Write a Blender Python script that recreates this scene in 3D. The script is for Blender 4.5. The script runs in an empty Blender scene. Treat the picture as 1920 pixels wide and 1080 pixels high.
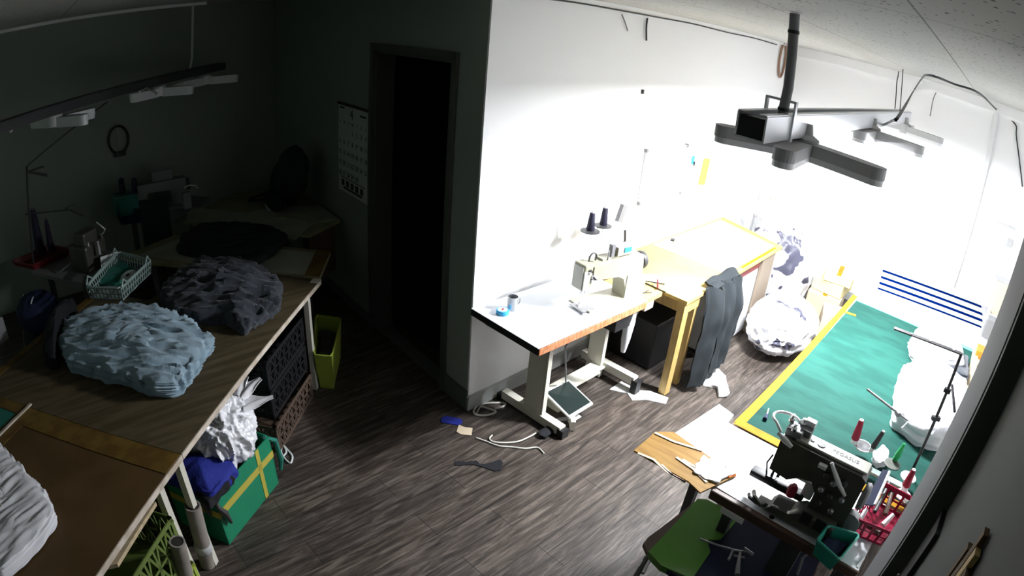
import bpy, bmesh, math, random
from mathutils import Vector, Matrix, noise
PI = math.pi
C = bpy.context.scene.collection
sc = bpy.context.scene

# ------------------------------------------------------------------ camera
# wide security-camera lens: theta = t (1 + k t^2), t = radius in pixels / FPX
FPX, KD, PITCH, ROLL, AZ, CAMZ = 1140.56, .0307, .4422, .0842, .7604 - PI/2, 2.4
_F = Vector((0, math.cos(PITCH), -math.sin(PITCH))); _R = Vector((1, 0, 0)); _U = _R.cross(_F)
_c, _s = math.cos(ROLL), math.sin(ROLL)
_R2 = _c*_R + _s*_U; _U2 = -_s*_R + _c*_U
CM = Matrix.Rotation(AZ, 3, 'Z') @ Matrix((_R2, _U2, -_F)).transposed()
cam = bpy.data.cameras.new('camera'); camo = bpy.data.objects.new('camera', cam); C.objects.link(camo)
cam.type = 'PANO'; cam.sensor_width = 36; cam.sensor_fit = 'HORIZONTAL'; cam.clip_start = .01
_q = 1920/36/FPX
for tgt in (cam, getattr(cam, 'cycles', None)):
    if tgt is None: continue
    for k, v in (('panorama_type', 'FISHEYE_LENS_POLYNOMIAL'), ('fisheye_fov', 2.6), ('fisheye_polynomial_k0', 0.0), ('fisheye_polynomial_k1', -_q),
                 ('fisheye_polynomial_k2', 0.0), ('fisheye_polynomial_k3', -KD*_q**3), ('fisheye_polynomial_k4', 0.0)):
        try: setattr(tgt, k, v)
        except Exception: pass
camo.matrix_world = Matrix.Translation((0, 0, CAMZ)) @ CM.to_4x4()
sc.camera = camo

# ------------------------------------------------------------------ world, exposure
w = bpy.data.worlds.new('world'); sc.world = w; w.use_nodes = True
bg = w.node_tree.nodes['Background']; bg.inputs[0].default_value = (.78, 1.0, .84, 1); bg.inputs[1].default_value = .075
sc.view_settings.view_transform = 'Standard'; sc.view_settings.look = 'None'
sc.view_settings.exposure = 0; sc.view_settings.gamma = 1; sc.view_settings.use_curve_mapping = False
LED = 1280.0     # strength of the lit LED diffusers

# ------------------------------------------------------------------ measuring helpers
def ray(px, py):
    dx, dy = px-960, py-540; r = math.hypot(dx, dy) or 1e-6
    t = r/FPX; th = t*(1+KD*t*t); s = math.sin(th)
    return CM @ Vector((dx/r*s, -dy/r*s, -math.cos(th)))
def at(px, py, z=0.0):
    r = ray(px, py); t = (z-CAMZ)/r.z
    return Vector((r.x*t, r.y*t, z))
def onp(px, py, axis, val):
    r = ray(px, py); o = Vector((0, 0, CAMZ)); return o + r*((val-o[axis])/r[axis])
def ats(z, *pts): return [tuple(at(x, y, z)[:2]) for x, y in pts]

# ------------------------------------------------------------------ materials
def lin(c):
    if isinstance(c, str):
        c = [int(c[i:i+2], 16)/255 for i in (1, 3, 5)]
        c = [x/12.92 if x <= .04045 else ((x+.055)/1.055)**2.4 for x in c]
    return (c[0], c[1], c[2], 1)
def mat(name, col, rough=.6, metal=0., col2=None, nscale=20., stretch=None, bump=0., bscale=None, alpha=None, spec=.4, sharp=(.4, .6), detail=4, emis=None, sheen=0, trans=0, dist=.01):
    m = bpy.data.materials.new(name); m.use_nodes = True; nt = m.node_tree; b = nt.nodes['Principled BSDF']
    b.inputs['Base Color'].default_value = lin(col); b.inputs['Roughness'].default_value = rough
    b.inputs['Metallic'].default_value = metal; b.inputs['Specular IOR Level'].default_value = spec
    if sheen: b.inputs['Sheen Weight'].default_value = sheen
    if trans: b.inputs['Transmission Weight'].default_value = trans
    if emis: b.inputs['Emission Color'].default_value = lin(emis[0]); b.inputs['Emission Strength'].default_value = emis[1]
    if alpha is not None: b.inputs['Alpha'].default_value = alpha
    if col2 or bump:
        tc = nt.nodes.new('ShaderNodeTexCoord'); mp = nt.nodes.new('ShaderNodeMapping'); nt.links.new(tc.outputs['Object'], mp.inputs[0])
        if stretch: mp.inputs['Scale'].default_value = stretch
    if col2:
        n = nt.nodes.new('ShaderNodeTexNoise'); n.inputs['Scale'].default_value = nscale; n.inputs['Detail'].default_value = detail
        nt.links.new(mp.outputs[0], n.inputs['Vector'])
        r = nt.nodes.new('ShaderNodeValToRGB'); r.color_ramp.elements[0].position = sharp[0]; r.color_ramp.elements[1].position = sharp[1]
        r.color_ramp.elements[0].color = lin(col); r.color_ramp.elements[1].color = lin(col2)
        nt.links.new(n.outputs['Fac'], r.inputs[0]); nt.links.new(r.outputs[0], b.inputs['Base Color'])
    if bump:
        n2 = nt.nodes.new('ShaderNodeTexNoise'); n2.inputs['Scale'].default_value = bscale or nscale*2; n2.inputs['Detail'].default_value = 6
        nt.links.new(mp.outputs[0], n2.inputs['Vector'])
        bp = nt.nodes.new('ShaderNodeBump'); bp.inputs['Strength'].default_value = bump; bp.inputs['Distance'].default_value = dist
        nt.links.new(n2.outputs['Fac'], bp.inputs['Height']); nt.links.new(bp.outputs[0], b.inputs['Normal'])
    return m

def floor_mat():
    m = bpy.data.materials.new('vinyl_planks'); m.use_nodes = True; nt = m.node_tree; L = nt.links; b = nt.nodes['Principled BSDF']
    tc = nt.nodes.new('ShaderNodeTexCoord')
    br = nt.nodes.new('ShaderNodeTexBrick'); br.offset = .37; br.inputs['Scale'].default_value = 1
    br.inputs['Brick Width'].default_value = .92; br.inputs['Row Height'].default_value = .185; br.inputs['Mortar Size'].default_value = .0022
    br.inputs['Mortar Smooth'].default_value = .1; br.inputs['Bias'].default_value = 0
    br.inputs['Color1'].default_value = (.85, .85, .85, 1); br.inputs['Color2'].default_value = (1.1, 1.06, 1.02, 1); br.inputs['Mortar'].default_value = (.25, .25, .25, 1)
    mpb = nt.nodes.new('ShaderNodeMapping'); mpb.inputs['Location'].default_value = (.03, .018, 0); L.new(tc.outputs['Object'], mpb.inputs[0]); L.new(mpb.outputs[0], br.inputs['Vector'])
    mp = nt.nodes.new('ShaderNodeMapping'); mp.inputs['Scale'].default_value = (1.4, 15, 1); L.new(tc.outputs['Object'], mp.inputs[0])
    n = nt.nodes.new('ShaderNodeTexNoise'); n.inputs['Scale'].default_value = 2.6; n.inputs['Detail'].default_value = 8; n.inputs['Roughness'].default_value = .72; n.inputs['Distortion'].default_value = .6
    L.new(mp.outputs[0], n.inputs['Vector'])
    r = nt.nodes.new('ShaderNodeValToRGB'); e = r.color_ramp.elements
    e[0].position = .33; e[0].color = (.010, .008, .007, 1); e[1].position = .70; e[1].color = (.165, .140, .123, 1)
    x = r.color_ramp.elements.new(.5); x.color = (.055, .044, .037, 1)
    L.new(n.outputs['Fac'], r.inputs[0])
    mx = nt.nodes.new('ShaderNodeMix'); mx.data_type = 'RGBA'; mx.blend_type = 'MULTIPLY'; mx.inputs[0].default_value = 1
    L.new(r.outputs[0], mx.inputs[6]); L.new(br.outputs['Color'], mx.inputs[7]); L.new(mx.outputs[2], b.inputs['Base Color'])
    b.inputs['Roughness'].default_value = .5; b.inputs['Specular IOR Level'].default_value = .35
    bp = nt.nodes.new('ShaderNodeBump'); bp.inputs['Strength'].default_value = .35; bp.inputs['Distance'].default_value = .004
    L.new(n.outputs['Fac'], bp.inputs['Height']); L.new(bp.outputs[0], b.inputs['Normal'])
    return m
def ceiling_mat():
    m = bpy.data.materials.new('pitted_ceiling_tile'); m.use_nodes = True; nt = m.node_tree; L = nt.links; b = nt.nodes['Principled BSDF']
    tc = nt.nodes.new('ShaderNodeTexCoord')
    v = nt.nodes.new('ShaderNodeTexVoronoi'); v.inputs['Scale'].default_value = 42; v.inputs['Randomness'].default_value = 1
    n0 = nt.nodes.new('ShaderNodeTexNoise'); n0.inputs['Scale'].default_value = 60; n0.inputs['Detail'].default_value = 3
    L.new(tc.outputs['Object'], v.inputs['Vector']); L.new(tc.outputs['Object'], n0.inputs['Vector'])
    ad = nt.nodes.new('ShaderNodeMath'); ad.operation = 'MULTIPLY_ADD'; ad.inputs[1].default_value = .5
    L.new(n0.outputs['Fac'], ad.inputs[0]); L.new(v.outputs['Distance'], ad.inputs[2])
    r = nt.nodes.new('ShaderNodeValToRGB'); e = r.color_ramp.elements
    e[0].position = .385; e[0].color = (.03, .03, .028, 1); e[1].position = .445; e[1].color = (.42, .42, .40, 1)
    L.new(ad.outputs[0], r.inputs[0])
    br = nt.nodes.new('ShaderNodeTexBrick'); br.offset = 0; br.inputs['Brick Width'].default_value = 1.2; br.inputs['Row Height'].default_value = .6; br.inputs['Mortar Size'].default_value = .003
    br.inputs['Scale'].default_value = 1; br.inputs['Color1'].default_value = (1, 1, 1, 1); br.inputs['Color2'].default_value = (1, 1, 1, 1); br.inputs['Mortar'].default_value = (.3, .3, .3, 1)
    L.new(tc.outputs['Object'], br.inputs['Vector'])
    mx = nt.nodes.new('ShaderNodeMix'); mx.data_type = 'RGBA'; mx.blend_type = 'MULTIPLY'; mx.inputs[0].default_value = 1
    L.new(r.outputs[0], mx.inputs[6]); L.new(br.outputs['Color'], mx.inputs[7]); L.new(mx.outputs[2], b.inputs['Base Color'])
    b.inputs['Roughness'].default_value = .9
    return m
def paint_mat(name, col):
    return mat(name, col, .75, bump=.12, bscale=160, dist=.002)
M = {}
M['floor'] = floor_mat(); M['ceiling'] = ceiling_mat()
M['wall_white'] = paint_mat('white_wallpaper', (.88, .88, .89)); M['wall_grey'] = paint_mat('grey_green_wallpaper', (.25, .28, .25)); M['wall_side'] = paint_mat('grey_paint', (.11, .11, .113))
M['wall_cam'] = paint_mat('dull_grey_paint', (.055, .061, .058)); M['wall_shade'] = paint_mat('painted_shade', (.07, .075, .07)); M['base'] = mat('baseboard_grey', (.40, .41, .40), .5); M['based'] = mat('baseboard_dark', (.10, .11, .10), .5)  # the column slab's colour has the face's shade put into it
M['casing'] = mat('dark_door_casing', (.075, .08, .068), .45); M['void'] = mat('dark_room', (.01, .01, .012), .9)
M['trimw'] = mat('white_trim', (.6, .62, .6), .5)
M['alu'] = mat('aluminium', (.75, .76, .80), .35, .3); M['steelw'] = mat('cream_enamel', (.62, .60, .52), .4); M['white'] = mat('white_plastic', (.75, .76, .76), .4)
M['chrome'] = mat('chrome', (.7, .7, .72), .18, 1); M['steel'] = mat('steel', (.35, .35, .36), .4, .8); M['black'] = mat('black_plastic', (.012, .012, .014), .5)
M['dgrey'] = mat('dark_grey_plastic', (.05, .05, .052), .5); M['grey'] = mat('grey_plastic', (.17, .17, .175), .5); M['lampgrey'] = mat('lamp_housing_grey', (.44, .44, .45), .5); M['lamprim'] = mat('lamp_rim', (.8, .8, .82), .4)
M['lampoff'] = mat('unlit_lamp_white', (.72, .75, .75), .4)
M['led'] = mat('led_diffuser', (.9, .9, .9), .5, emis=((.93, .96, 1.0), LED))
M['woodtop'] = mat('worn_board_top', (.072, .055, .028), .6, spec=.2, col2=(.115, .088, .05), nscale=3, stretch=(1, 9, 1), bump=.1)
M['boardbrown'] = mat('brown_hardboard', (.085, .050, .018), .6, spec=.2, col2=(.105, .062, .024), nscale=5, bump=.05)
M['pine'] = mat('pine', (.42, .33, .20), .55, col2=(.55, .44, .28), nscale=4, stretch=(1, 12, 1))
M['edge'] = mat('worn_edge', (.45, .38, .30), .6, col2=(.62, .55, .47), nscale=12)
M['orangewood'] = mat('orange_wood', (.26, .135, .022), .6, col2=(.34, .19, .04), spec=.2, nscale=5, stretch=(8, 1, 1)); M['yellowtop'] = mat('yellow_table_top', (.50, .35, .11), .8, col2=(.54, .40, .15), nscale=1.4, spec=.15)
M['ochreleg'] = mat('ochre_timber', (.42, .28, .09), .55, col2=(.52, .36, .14), nscale=6, stretch=(6, 6, 1)); M['brownpanel'] = mat('brown_panel', (.20, .16, .12), .5)
M['tapey'] = mat('yellow_tape', (.36, .19, .008), .7, spec=.1, col2=(.32, .15, .007), nscale=9); M['tapeo'] = mat('amber_tape', (.16, .10, .022), .5, spec=.2, col2=(.11, .06, .014), nscale=14, bump=.3)
M['greenmat'] = mat('green_cutting_mat', (.005, .042, .033), .8, col2=(.009, .058, .046), nscale=3.5, stretch=(3, 1, 1), bump=.05, spec=.12); M['cyan'] = mat('cyan_strip', (.10, .62, .50), .4)
M['desktop'] = mat('white_laminate', (.78, .80, .84), .35); M['redwood'] = mat('red_brown_edge', (.45, .16, .06), .5, col2=(.60, .30, .16), nscale=15, stretch=(5, 1, 1))
M['machine'] = mat('cream_machine_paint', (.36, .345, .26), .35); M['mplate'] = mat('grey_machine_plate', (.42, .41, .36), .4); M['dmach'] = mat('dark_olive_machine_paint', (.055, .055, .045), .35, col2=(.075, .072, .058), nscale=8)
M['thread_black'] = mat('black_thread', (.012, .010, .03), .7, bump=.3, bscale=200); M['thread_red'] = mat('crimson_thread', (.27, .006, .030), .6, bump=.3, bscale=200); M['thread_green'] = mat('green_thread', (.012, .34, .09), .6, bump=.3, bscale=200)
M['red'] = mat('red_plastic', (.26, .004, .035), .3); M['rred'] = mat('dull_red_plastic', (.13, .008, .010), .5); M['teal'] = mat('teal_plastic', (.03, .30, .23), .35); M['tealdark'] = mat('teal_mesh', (.02, .17, .13), .4)
M['blue'] = mat('royal_blue_cloth', (.012, .022, .24), .8, bump=.4, bscale=60); M['navy'] = mat('navy_cloth', (.008, .014, .05), .8)
M['paleblue'] = mat('pale_blue_jersey', (.29, .40, .48), .8, bump=.25, bscale=50, sheen=.2); M['whitecloth'] = mat('white_cloth', (.74, .74, .78), .85, bump=.3, bscale=40)
M['charcoal'] = mat('charcoal_cloth', (.028, .034, .045), .85, bump=.3, bscale=60, sheen=.2); M['blackcloth'] = mat('black_cloth', (.008, .009, .012), .9, bump=.2); M['greypants'] = mat('dark_grey_twill', (.010, .014, .017), .85, bump=.2, bscale=90)
M['paper'] = mat('pattern_paper', (.33, .33, .25), .7, col2=(.26, .27, .21), nscale=4); M['kraft'] = mat('kraft_paper', (.22, .21, .11), .7, col2=(.17, .17, .09), nscale=5); M['whitepaper'] = mat('white_paper', (.8, .8, .8), .6)
M['bag'] = mat('white_bag', (.80, .80, .84), .35, col2=(.06, .06, .09), nscale=3.6, stretch=(1.5, .6, 1.2), sharp=(.575, .60), bump=.5, bscale=10, detail=2.5, dist=.02)
M['bagclear'] = mat('clear_poly', (.78, .78, .82), .22, bump=.4, bscale=14, dist=.02, spec=.7)
M['greenbag'] = mat('green_woven_plastic', (.010, .20, .10), .4, bump=.2, bscale=60); M['bagyellow'] = mat('bag_yellow_stripe', (.42, .36, .06), .5)
M['lime'] = mat('lime_plastic', (.30, .38, .05), .45); M['limed'] = mat('olive_plastic', (.12, .17, .04), .5); M['seagrey'] = mat('pale_green_plastic', (.30, .40, .38), .45)
M['tube'] = mat('grey_cardboard', (.23, .20, .18), .7, col2=(.28, .25, .22), nscale=10); M['tubein'] = mat('tube_inside', (.02, .018, .016), .9)
M['seatgreen'] = mat('green_vinyl', (.10, .26, .045), .22, col2=(.12, .29, .06), nscale=3, spec=.6); M['seatblue'] = mat('navy_vinyl', (.004, .009, .036), .4); M['brownseat'] = mat('brown_board', (.09, .05, .035), .5)
M['stripe'] = mat('blue_stripe', (.0, .006, .06), .9, spec=.0); M['ink'] = mat('print_ink', (.02, .025, .03), .7); M['calpaper'] = mat('calendar_paper', (.52, .56, .52), .6)
M['cord'] = mat('white_cord', (.62, .60, .55), .6); M['beige'] = mat('beige_card', (.60, .50, .36), .6); M['orange'] = mat('orange_plastic', (.75, .18, .02), .4); M['cartony'] = mat('pale_yellow_carton', (.80, .70, .36), .7); M['yellow'] = mat('yellow_card', (.80, .62, .08), .6)
M['hoop'] = mat('copper_brown', (.28, .16, .11), .5); M['glasspad'] = mat('black_rubber_pad', (.012, .022, .02), .35); M['brownwire'] = mat('brown_basket_wire', (.09, .06, .045), .6)
M['thread_dark'] = mat('dark_grey_thread', (.03, .028, .032), .7, bump=.3, bscale=200); M['casing_olive'] = mat('olive_grey_casing', (.075, .075, .058), .45, spec=.3); M['sheet'] = mat('grey_white_sheet', (.30, .30, .31), .9, spec=.1); M['cyanp'] = mat('cyan_plastic', (.05, .42, .75), .3); M['silver'] = mat('silver_cup', (.45, .46, .48), .25, .8)

# ------------------------------------------------------------------ mesh builder
class B:
    def __init__(s): s.bm = bmesh.new()
    def _xf(s, vs, T):
        if T is not None:
            for v in vs: v.co = T @ v.co
    def box(s, c, d, T=None, rz=0, rx=0, ry=0, bev=0):
        r = bmesh.ops.create_cube(s.bm, size=1); vs = r['verts']
        m = Matrix.Translation(c) @ Matrix.Rotation(rz, 4, 'Z') @ Matrix.Rotation(ry, 4, 'Y') @ Matrix.Rotation(rx, 4, 'X') @ Matrix.Diagonal((d[0], d[1], d[2], 1))
        for v in vs: v.co = m @ v.co
        if bev:
            es = list({e for v in vs for e in v.link_edges})
            r2 = bmesh.ops.bevel(s.bm, geom=es, offset=bev, segments=2, affect='EDGES', profile=.5)
            vs = list({v for f in r2['faces'] for v in f.verts} | {v for v in vs if v.is_valid})
        s._xf(vs, T); return s
    def prism(s, poly, z0, z1, T=None, axis='z'):
        def mk(p, z): return (p[0], p[1], z) if axis == 'z' else ((p[0], z, p[1]) if axis == 'y' else (z, p[0], p[1]))
        a = [s.bm.verts.new(mk(p, z0)) for p in poly]; b = [s.bm.verts.new(mk(p, z1)) for p in poly]; n = len(poly)
        s.bm.faces.new(a[::-1]); s.bm.faces.new(b)
        for i in range(n): s.bm.faces.new((a[i], a[(i+1) % n], b[(i+1) % n], b[i]))
        s._xf(a+b, T); return s
    def tube(s, pts, r, n=8, T=None, closed=False, cap=True):
        pts = [Vector(p) for p in pts]; N = len(pts); rings = []; up = None
        for i, p in enumerate(pts):
            if closed: d = (pts[(i+1) % N]-pts[i-1])
            else: d = (pts[min(i+1, N-1)]-pts[max(i-1, 0)])
            d.normalize()
            if up is None:
                up = Vector((0, 0, 1)) if abs(d.z) < .9 else Vector((1, 0, 0))
            x = d.cross(up)
            if x.length < 1e-4: x = d.orthogonal()
            x.normalize(); y = x.cross(d).normalized(); up = y
            rr = r[i] if isinstance(r, (list, tuple)) else r
            rings.append([s.bm.verts.new(p + x*(math.cos(2*PI*k/n)*rr) + y*(math.sin(2*PI*k/n)*rr)) for k in range(n)])
        for i in range(N if closed else N-1):
            a, b = rings[i], rings[(i+1) % N]
            for k in range(n): s.bm.faces.new((a[k], a[(k+1) % n], b[(k+1) % n], b[k]))
        if cap and not closed: s.bm.faces.new(rings[0][::-1]); s.bm.faces.new(rings[-1])
        s._xf([v for q in rings for v in q], T); return s
    def lathe(s, prof, c=(0, 0, 0), n=20, T=None, axis='z'):
        rings = []
        for r, z in prof:
            ring = []
            for k in range(n):
                a = 2*PI*k/n; x, y = r*math.cos(a), r*math.sin(a)
                co = {'z': (x, y, z), 'x': (z, x, y), 'y': (x, z, y)}[axis]
                ring.append(s.bm.verts.new(Vector(co)+Vector(c)))
            rings.append(ring)
        for a, b in zip(rings, rings[1:]):
            for k in range(n): s.bm.faces.new((a[k], a[(k+1) % n], b[(k+1) % n], b[k]))
        s.bm.faces.new(rings[0][::-1]); s.bm.faces.new(rings[-1])
        s._xf([v for q in rings for v in q], T); return s
    def strip(s, pts, width, th, T=None, seed=0):
        """flat ribbon along pts lying in its plane, with thickness"""
        pts = [Vector(p) for p in pts]; N = len(pts); L = []
        for i, p in enumerate(pts):
            d = (pts[min(i+1, N-1)]-pts[max(i-1, 0)]); d.z = 0; d.normalize(); nrm = Vector((-d.y, d.x, 0))
            L.append([s.bm.verts.new(p+nrm*width/2+Vector((0, 0, h))) for h in (0, th)] + [s.bm.verts.new(p-nrm*width/2+Vector((0, 0, h))) for h in (th, 0)])
        for a, b in zip(L, L[1:]):
            for k in range(4): s.bm.faces.new((a[k], a[(k+1) % 4], b[(k+1) % 4], b[k]))
        s.bm.faces.new(L[0][::-1]); s.bm.faces.new(L[-1]); s._xf([v for q in L for v in q], T); return s
    def pile(s, outline, z0, h, seed=0, nr=26, na=96, amp=.02, freq=9, ang=0, aspect=3, power=5, layers=0, edge=.012, side=.0, dome=.15):
        """heap or stack of cloth: closed blob over the outline"""
        rnd = random.Random(seed); n = len(outline); cx = sum(p[0] for p in outline)/n; cy = sum(p[1] for p in outline)/n
        # resample the outline with rounded interpolation
        segs = []; tot = 0
        for i in range(n):
            a, b = outline[i], outline[(i+1) % n]; l = math.hypot(b[0]-a[0], b[1]-a[1]); segs.append((a, b, l)); tot += l
        out = []
        for k in range(na):
            d = tot*k/na
            for a, b, l in segs:
                if d <= l: t = d/l; out.append(Vector((a[0]+(b[0]-a[0])*t, a[1]+(b[1]-a[1])*t))); break
                d -= l
        for _ in range(2): out = [(out[i-1]+out[i]*2+out[(i+1) % na])/4 for i in range(na)]
        ca, sa = math.cos(ang), math.sin(ang)
        def wr(x, y, z=0):
            u = (x*ca+y*sa); v = (-x*sa+y*ca)
            q = noise.noise(Vector((u*freq/aspect+seed*7.1, v*freq, z*freq+seed)))
            q2 = noise.noise(Vector((u*freq/aspect*1.9+seed*3, v*freq*1.9, z*freq*2+5)))
            return (1-2*abs(q))*.7+q2*.5
        rings = []
        for j in range(nr+1):
            t = j/nr; ring = []
            for k, p in enumerate(out):
                if t < .72:
                    f = t/.72*.97; zz = 1-(f**power)*.5*dome*2
                else:
                    q = (t-.72)/.28; f = .97+.03*math.sin(q*PI)+side*q; zz = (1-dome)*(1-q)
                x = cx+(p.x-cx)*f; y = cy+(p.y-cy)*f; z = z0+h*zz
                wv = wr(x, y, z*.6 if t >= .72 else 0)
                if t < .72: z += amp*wv*(1-.3*f)
                else:
                    nx, ny = (p.x-cx), (p.y-cy); l = math.hypot(nx, ny) or 1
                    o = amp*.5*wv + (edge*math.sin((1-q)*layers*PI*2) if layers else 0) + edge*noise.noise(Vector((x*25, y*25, z*40+seed)))
                    x += nx/l*o; y += ny/l*o; z += amp*wv*(1-q)*.8
                    if z < z0: z = z0
                ring.append(s.bm.verts.new((x, y, max(z, z0))))
                if j == 0: break
            rings.append(ring)
        c0 = rings[0][0]
        for k in range(na): s.bm.faces.new((c0, rings[1][k], rings[1][(k+1) % na]))
        for a, b in zip(rings[1:], rings[2:]):
            for k in range(na): s.bm.faces.new((a[k], b[k], b[(k+1) % na], a[(k+1) % na]))
        s.bm.faces.new(rings[-1][::-1]); return s
    def blob(s, c, rad, seed=0, n=40, amp=.1, freq=3, zmin=None, knot=None, ridges=0):
        r = bmesh.ops.create_uvsphere(s.bm, u_segments=n*2, v_segments=n, radius=1)
        for v in r['verts']:
            d = v.co.normalized(); q = noise.noise(d*freq+Vector((seed*9.7, seed, 0))); q2 = noise.noise(d*freq*2.7+Vector((seed, 3, seed)))
            k = 1+amp*((1-2*abs(q))+.5*q2)
            if knot:
                kd = Vector(knot).normalized(); cs = max(0, d.dot(kd)); a = math.atan2(d.cross(kd).z, d.cross(kd).x)
                k += ridges*math.sin(a*17)*cs**2*.5 - .18*cs**14
            co = Vector((d.x*rad[0]*k, d.y*rad[1]*k, d.z*rad[2]*k)) + Vector(c)
            if zmin is not None and co.z < zmin: co.z = zmin + (co.z-zmin)*.02
            v.co = co
        return s
    def grid(s, fn, nu, nv, th=0.003, T=None):
        """thin two-sided sheet from fn(u,v)->(x,y,z)"""
        P = [[Vector(fn(i/nu, j/nv)) for j in range(nv+1)] for i in range(nu+1)]
        def nrm(i, j):
            a = P[min(i+1, nu)][j]-P[max(i-1, 0)][j]; b = P[i][min(j+1, nv)]-P[i][max(j-1, 0)]; c = a.cross(b)
            return c.normalized() if c.length > 1e-9 else Vector((0, 0, 1))
        Nn = [[nrm(i, j) for j in range(nv+1)] for i in range(nu+1)]
        A = [[s.bm.verts.new(P[i][j]+Nn[i][j]*th/2) for j in range(nv+1)] for i in range(nu+1)]
        D = [[s.bm.verts.new(P[i][j]-Nn[i][j]*th/2) for j in range(nv+1)] for i in range(nu+1)]
        for i in range(nu):
            for j in range(nv):
                s.bm.faces.new((A[i][j], A[i+1][j], A[i+1][j+1], A[i][j+1])); s.bm.faces.new((D[i][j+1], D[i+1][j+1], D[i+1][j], D[i][j]))
        for i in range(nu):
            s.bm.faces.new((A[i+1][0], A[i][0], D[i][0], D[i+1][0])); s.bm.faces.new((A[i][nv], A[i+1][nv], D[i+1][nv], D[i][nv]))
        for j in range(nv):
            s.bm.faces.new((A[0][j], A[0][j+1], D[0][j+1], D[0][j])); s.bm.faces.new((A[nu][j+1], A[nu][j], D[nu][j], D[nu][j+1]))
        s._xf([v for q in A+D for v in q], T); return s
    def text(s, body, size, T, ex=.0005):
        cu = bpy.data.curves.new('lettering', 'FONT'); cu.body = body; cu.size = size; cu.extrude = ex; cu.align_x = 'CENTER'; cu.align_y = 'CENTER'; cu.resolution_u = 2
        o = bpy.data.objects.new('lettering', cu); C.objects.link(o)
        dg = bpy.context.evaluated_depsgraph_get(); me = bpy.data.meshes.new_from_object(o.evaluated_get(dg))
        me.transform(T); s.bm.from_mesh(me); bpy.data.meshes.remove(me); bpy.data.objects.remove(o); bpy.data.curves.remove(cu); return s

OFF = {}
def obj(name, b, m, parent=None, smooth=False, local=False):
    bm = b.bm; bmesh.ops.recalc_face_normals(bm, faces=bm.faces)
    if parent is None:
        lo = [min(v.co[i] for v in bm.verts) for i in range(3)]; hi = [max(v.co[i] for v in bm.verts) for i in range(3)]
        off = Vector(((lo[0]+hi[0])/2, (lo[1]+hi[1])/2, lo[2]))
    else: off = Vector((0, 0, 0)) if local else OFF[parent.name]
    if off.length: bmesh.ops.translate(bm, verts=bm.verts, vec=-off)
    me = bpy.data.meshes.new(name); bm.to_mesh(me); bm.free()
    if smooth:
        for p in me.polygons: p.use_smooth = True
        try: me.set_sharp_from_angle(angle=math.radians(38 if smooth is True else smooth))
        except Exception: pass
    me.materials.append(M[m] if isinstance(m, str) else m)
    o = bpy.data.objects.new(name, me); C.objects.link(o)
    if parent is None: o.location = off; OFF[o.name] = off
    else: o.parent = parent; OFF[o.name] = OFF.get(parent.name, Vector((0, 0, 0))) if not local else Vector((0, 0, 0))
    return o
def tag(o, label, cat, group=None, kind=None):
    o['label'] = label; o['category'] = cat
    if group: o['group'] = group
    if kind: o['kind'] = kind
    return o
def thing(name, label, cat, loc=(0, 0, 0), group=None, rz=0):
    o = bpy.data.objects.new(name, None); C.objects.link(o); o.location = loc; o.rotation_euler = (0, 0, rz); o.empty_display_size = .05
    OFF[o.name] = Vector(loc); return tag(o, label, cat, group)
def struct(name, b, m, parent=None, smooth=False):
    o = obj(name, b, m, parent, smooth)
    if parent is None: o['kind'] = 'structure'
    return o
def dup(root, loc, rz=0, label=None):
    r = root.copy(); C.objects.link(r); r.location = loc; r.rotation_euler = (0, 0, rz); OFF[r.name] = Vector(loc)
    if label: r['label'] = label
    for ch in list(root.children):
        c = ch.copy(); C.objects.link(c); c.parent = r
        for g in list(ch.children):
            d = g.copy(); C.objects.link(d); d.parent = c
    return r
def Tm(loc, rz=0, rx=0, ry=0): return Matrix.Translation(loc) @ Matrix.Rotation(rz, 4, 'Z') @ Matrix.Rotation(ry, 4, 'Y') @ Matrix.Rotation(rx, 4, 'X')
def basis(o, x, y, z):
    m = Matrix((x, y, z)).transposed().to_4x4(); m.translation = Vector(o); return m

# ================================================================== room shell
CEIL = 2.57
DO = Vector((2.145, 2.345, 0)); DE = Vector((.0859, .9963, 0)); DN = Vector((-.9963, .0859, 0))     # door wall: origin, along, normal into the room
TD = basis(DO, DE, -DN, Vector((0, 0, 1)))      # x along wall, y into the wall
struct('floor', B().box((2.6, 2, -.03), (9.6, 9.6, .06)), 'floor')
struct('ceiling', B().box((2.6, 2.6, CEIL+.03), (8.9, 7.4, .06)), 'ceiling')
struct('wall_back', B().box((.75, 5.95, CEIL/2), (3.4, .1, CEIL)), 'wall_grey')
S0, S1, SH = .255, 1.31, 2.2
b = B(); b.box((S0/2+.007, .06, CEIL/2), (S0-.014, .12, CEIL), TD); b.box(((S1+3.60)/2, .06, CEIL/2), (3.60-S1, .12, CEIL), TD); b.box(((S0+S1)/2, .06, (SH+CEIL)/2), (S1-S0, .12, CEIL-SH), TD)
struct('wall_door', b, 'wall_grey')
b = B(); b.box(((2.27+6.66)/2, 2.405, CEIL/2), (6.66-2.27, .12, CEIL)); b.prism([(2.1455, 2.345), (2.27, 2.345), (2.27, 2.3595), (2.147, 2.3595)], 0, CEIL)
struct('wall_middle', b, 'wall_white')
struct('wall_far', B().box((6.61, .35, CEIL/2), (.1, 4.0, CEIL)), 'wall_white')
struct('wall_right', B().box((4.2, -1.3, CEIL/2), (5.0, .1, CEIL)), 'wall_white')
b = B(); b.box((1.5, -.317, CEIL/2), (.4, .3, CEIL))
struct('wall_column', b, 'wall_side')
struct('column_shade_face', B().box((1.285, -.30, CEIL/2), (.03, .26, CEIL)), 'wall_shade')  # slab over the column face turned from the lamps; its shade is painted in
struct('wall_side', B().box((.55, -.272, CEIL/2), (1.40, .1, CEIL)), 'wall_cam')
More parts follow.
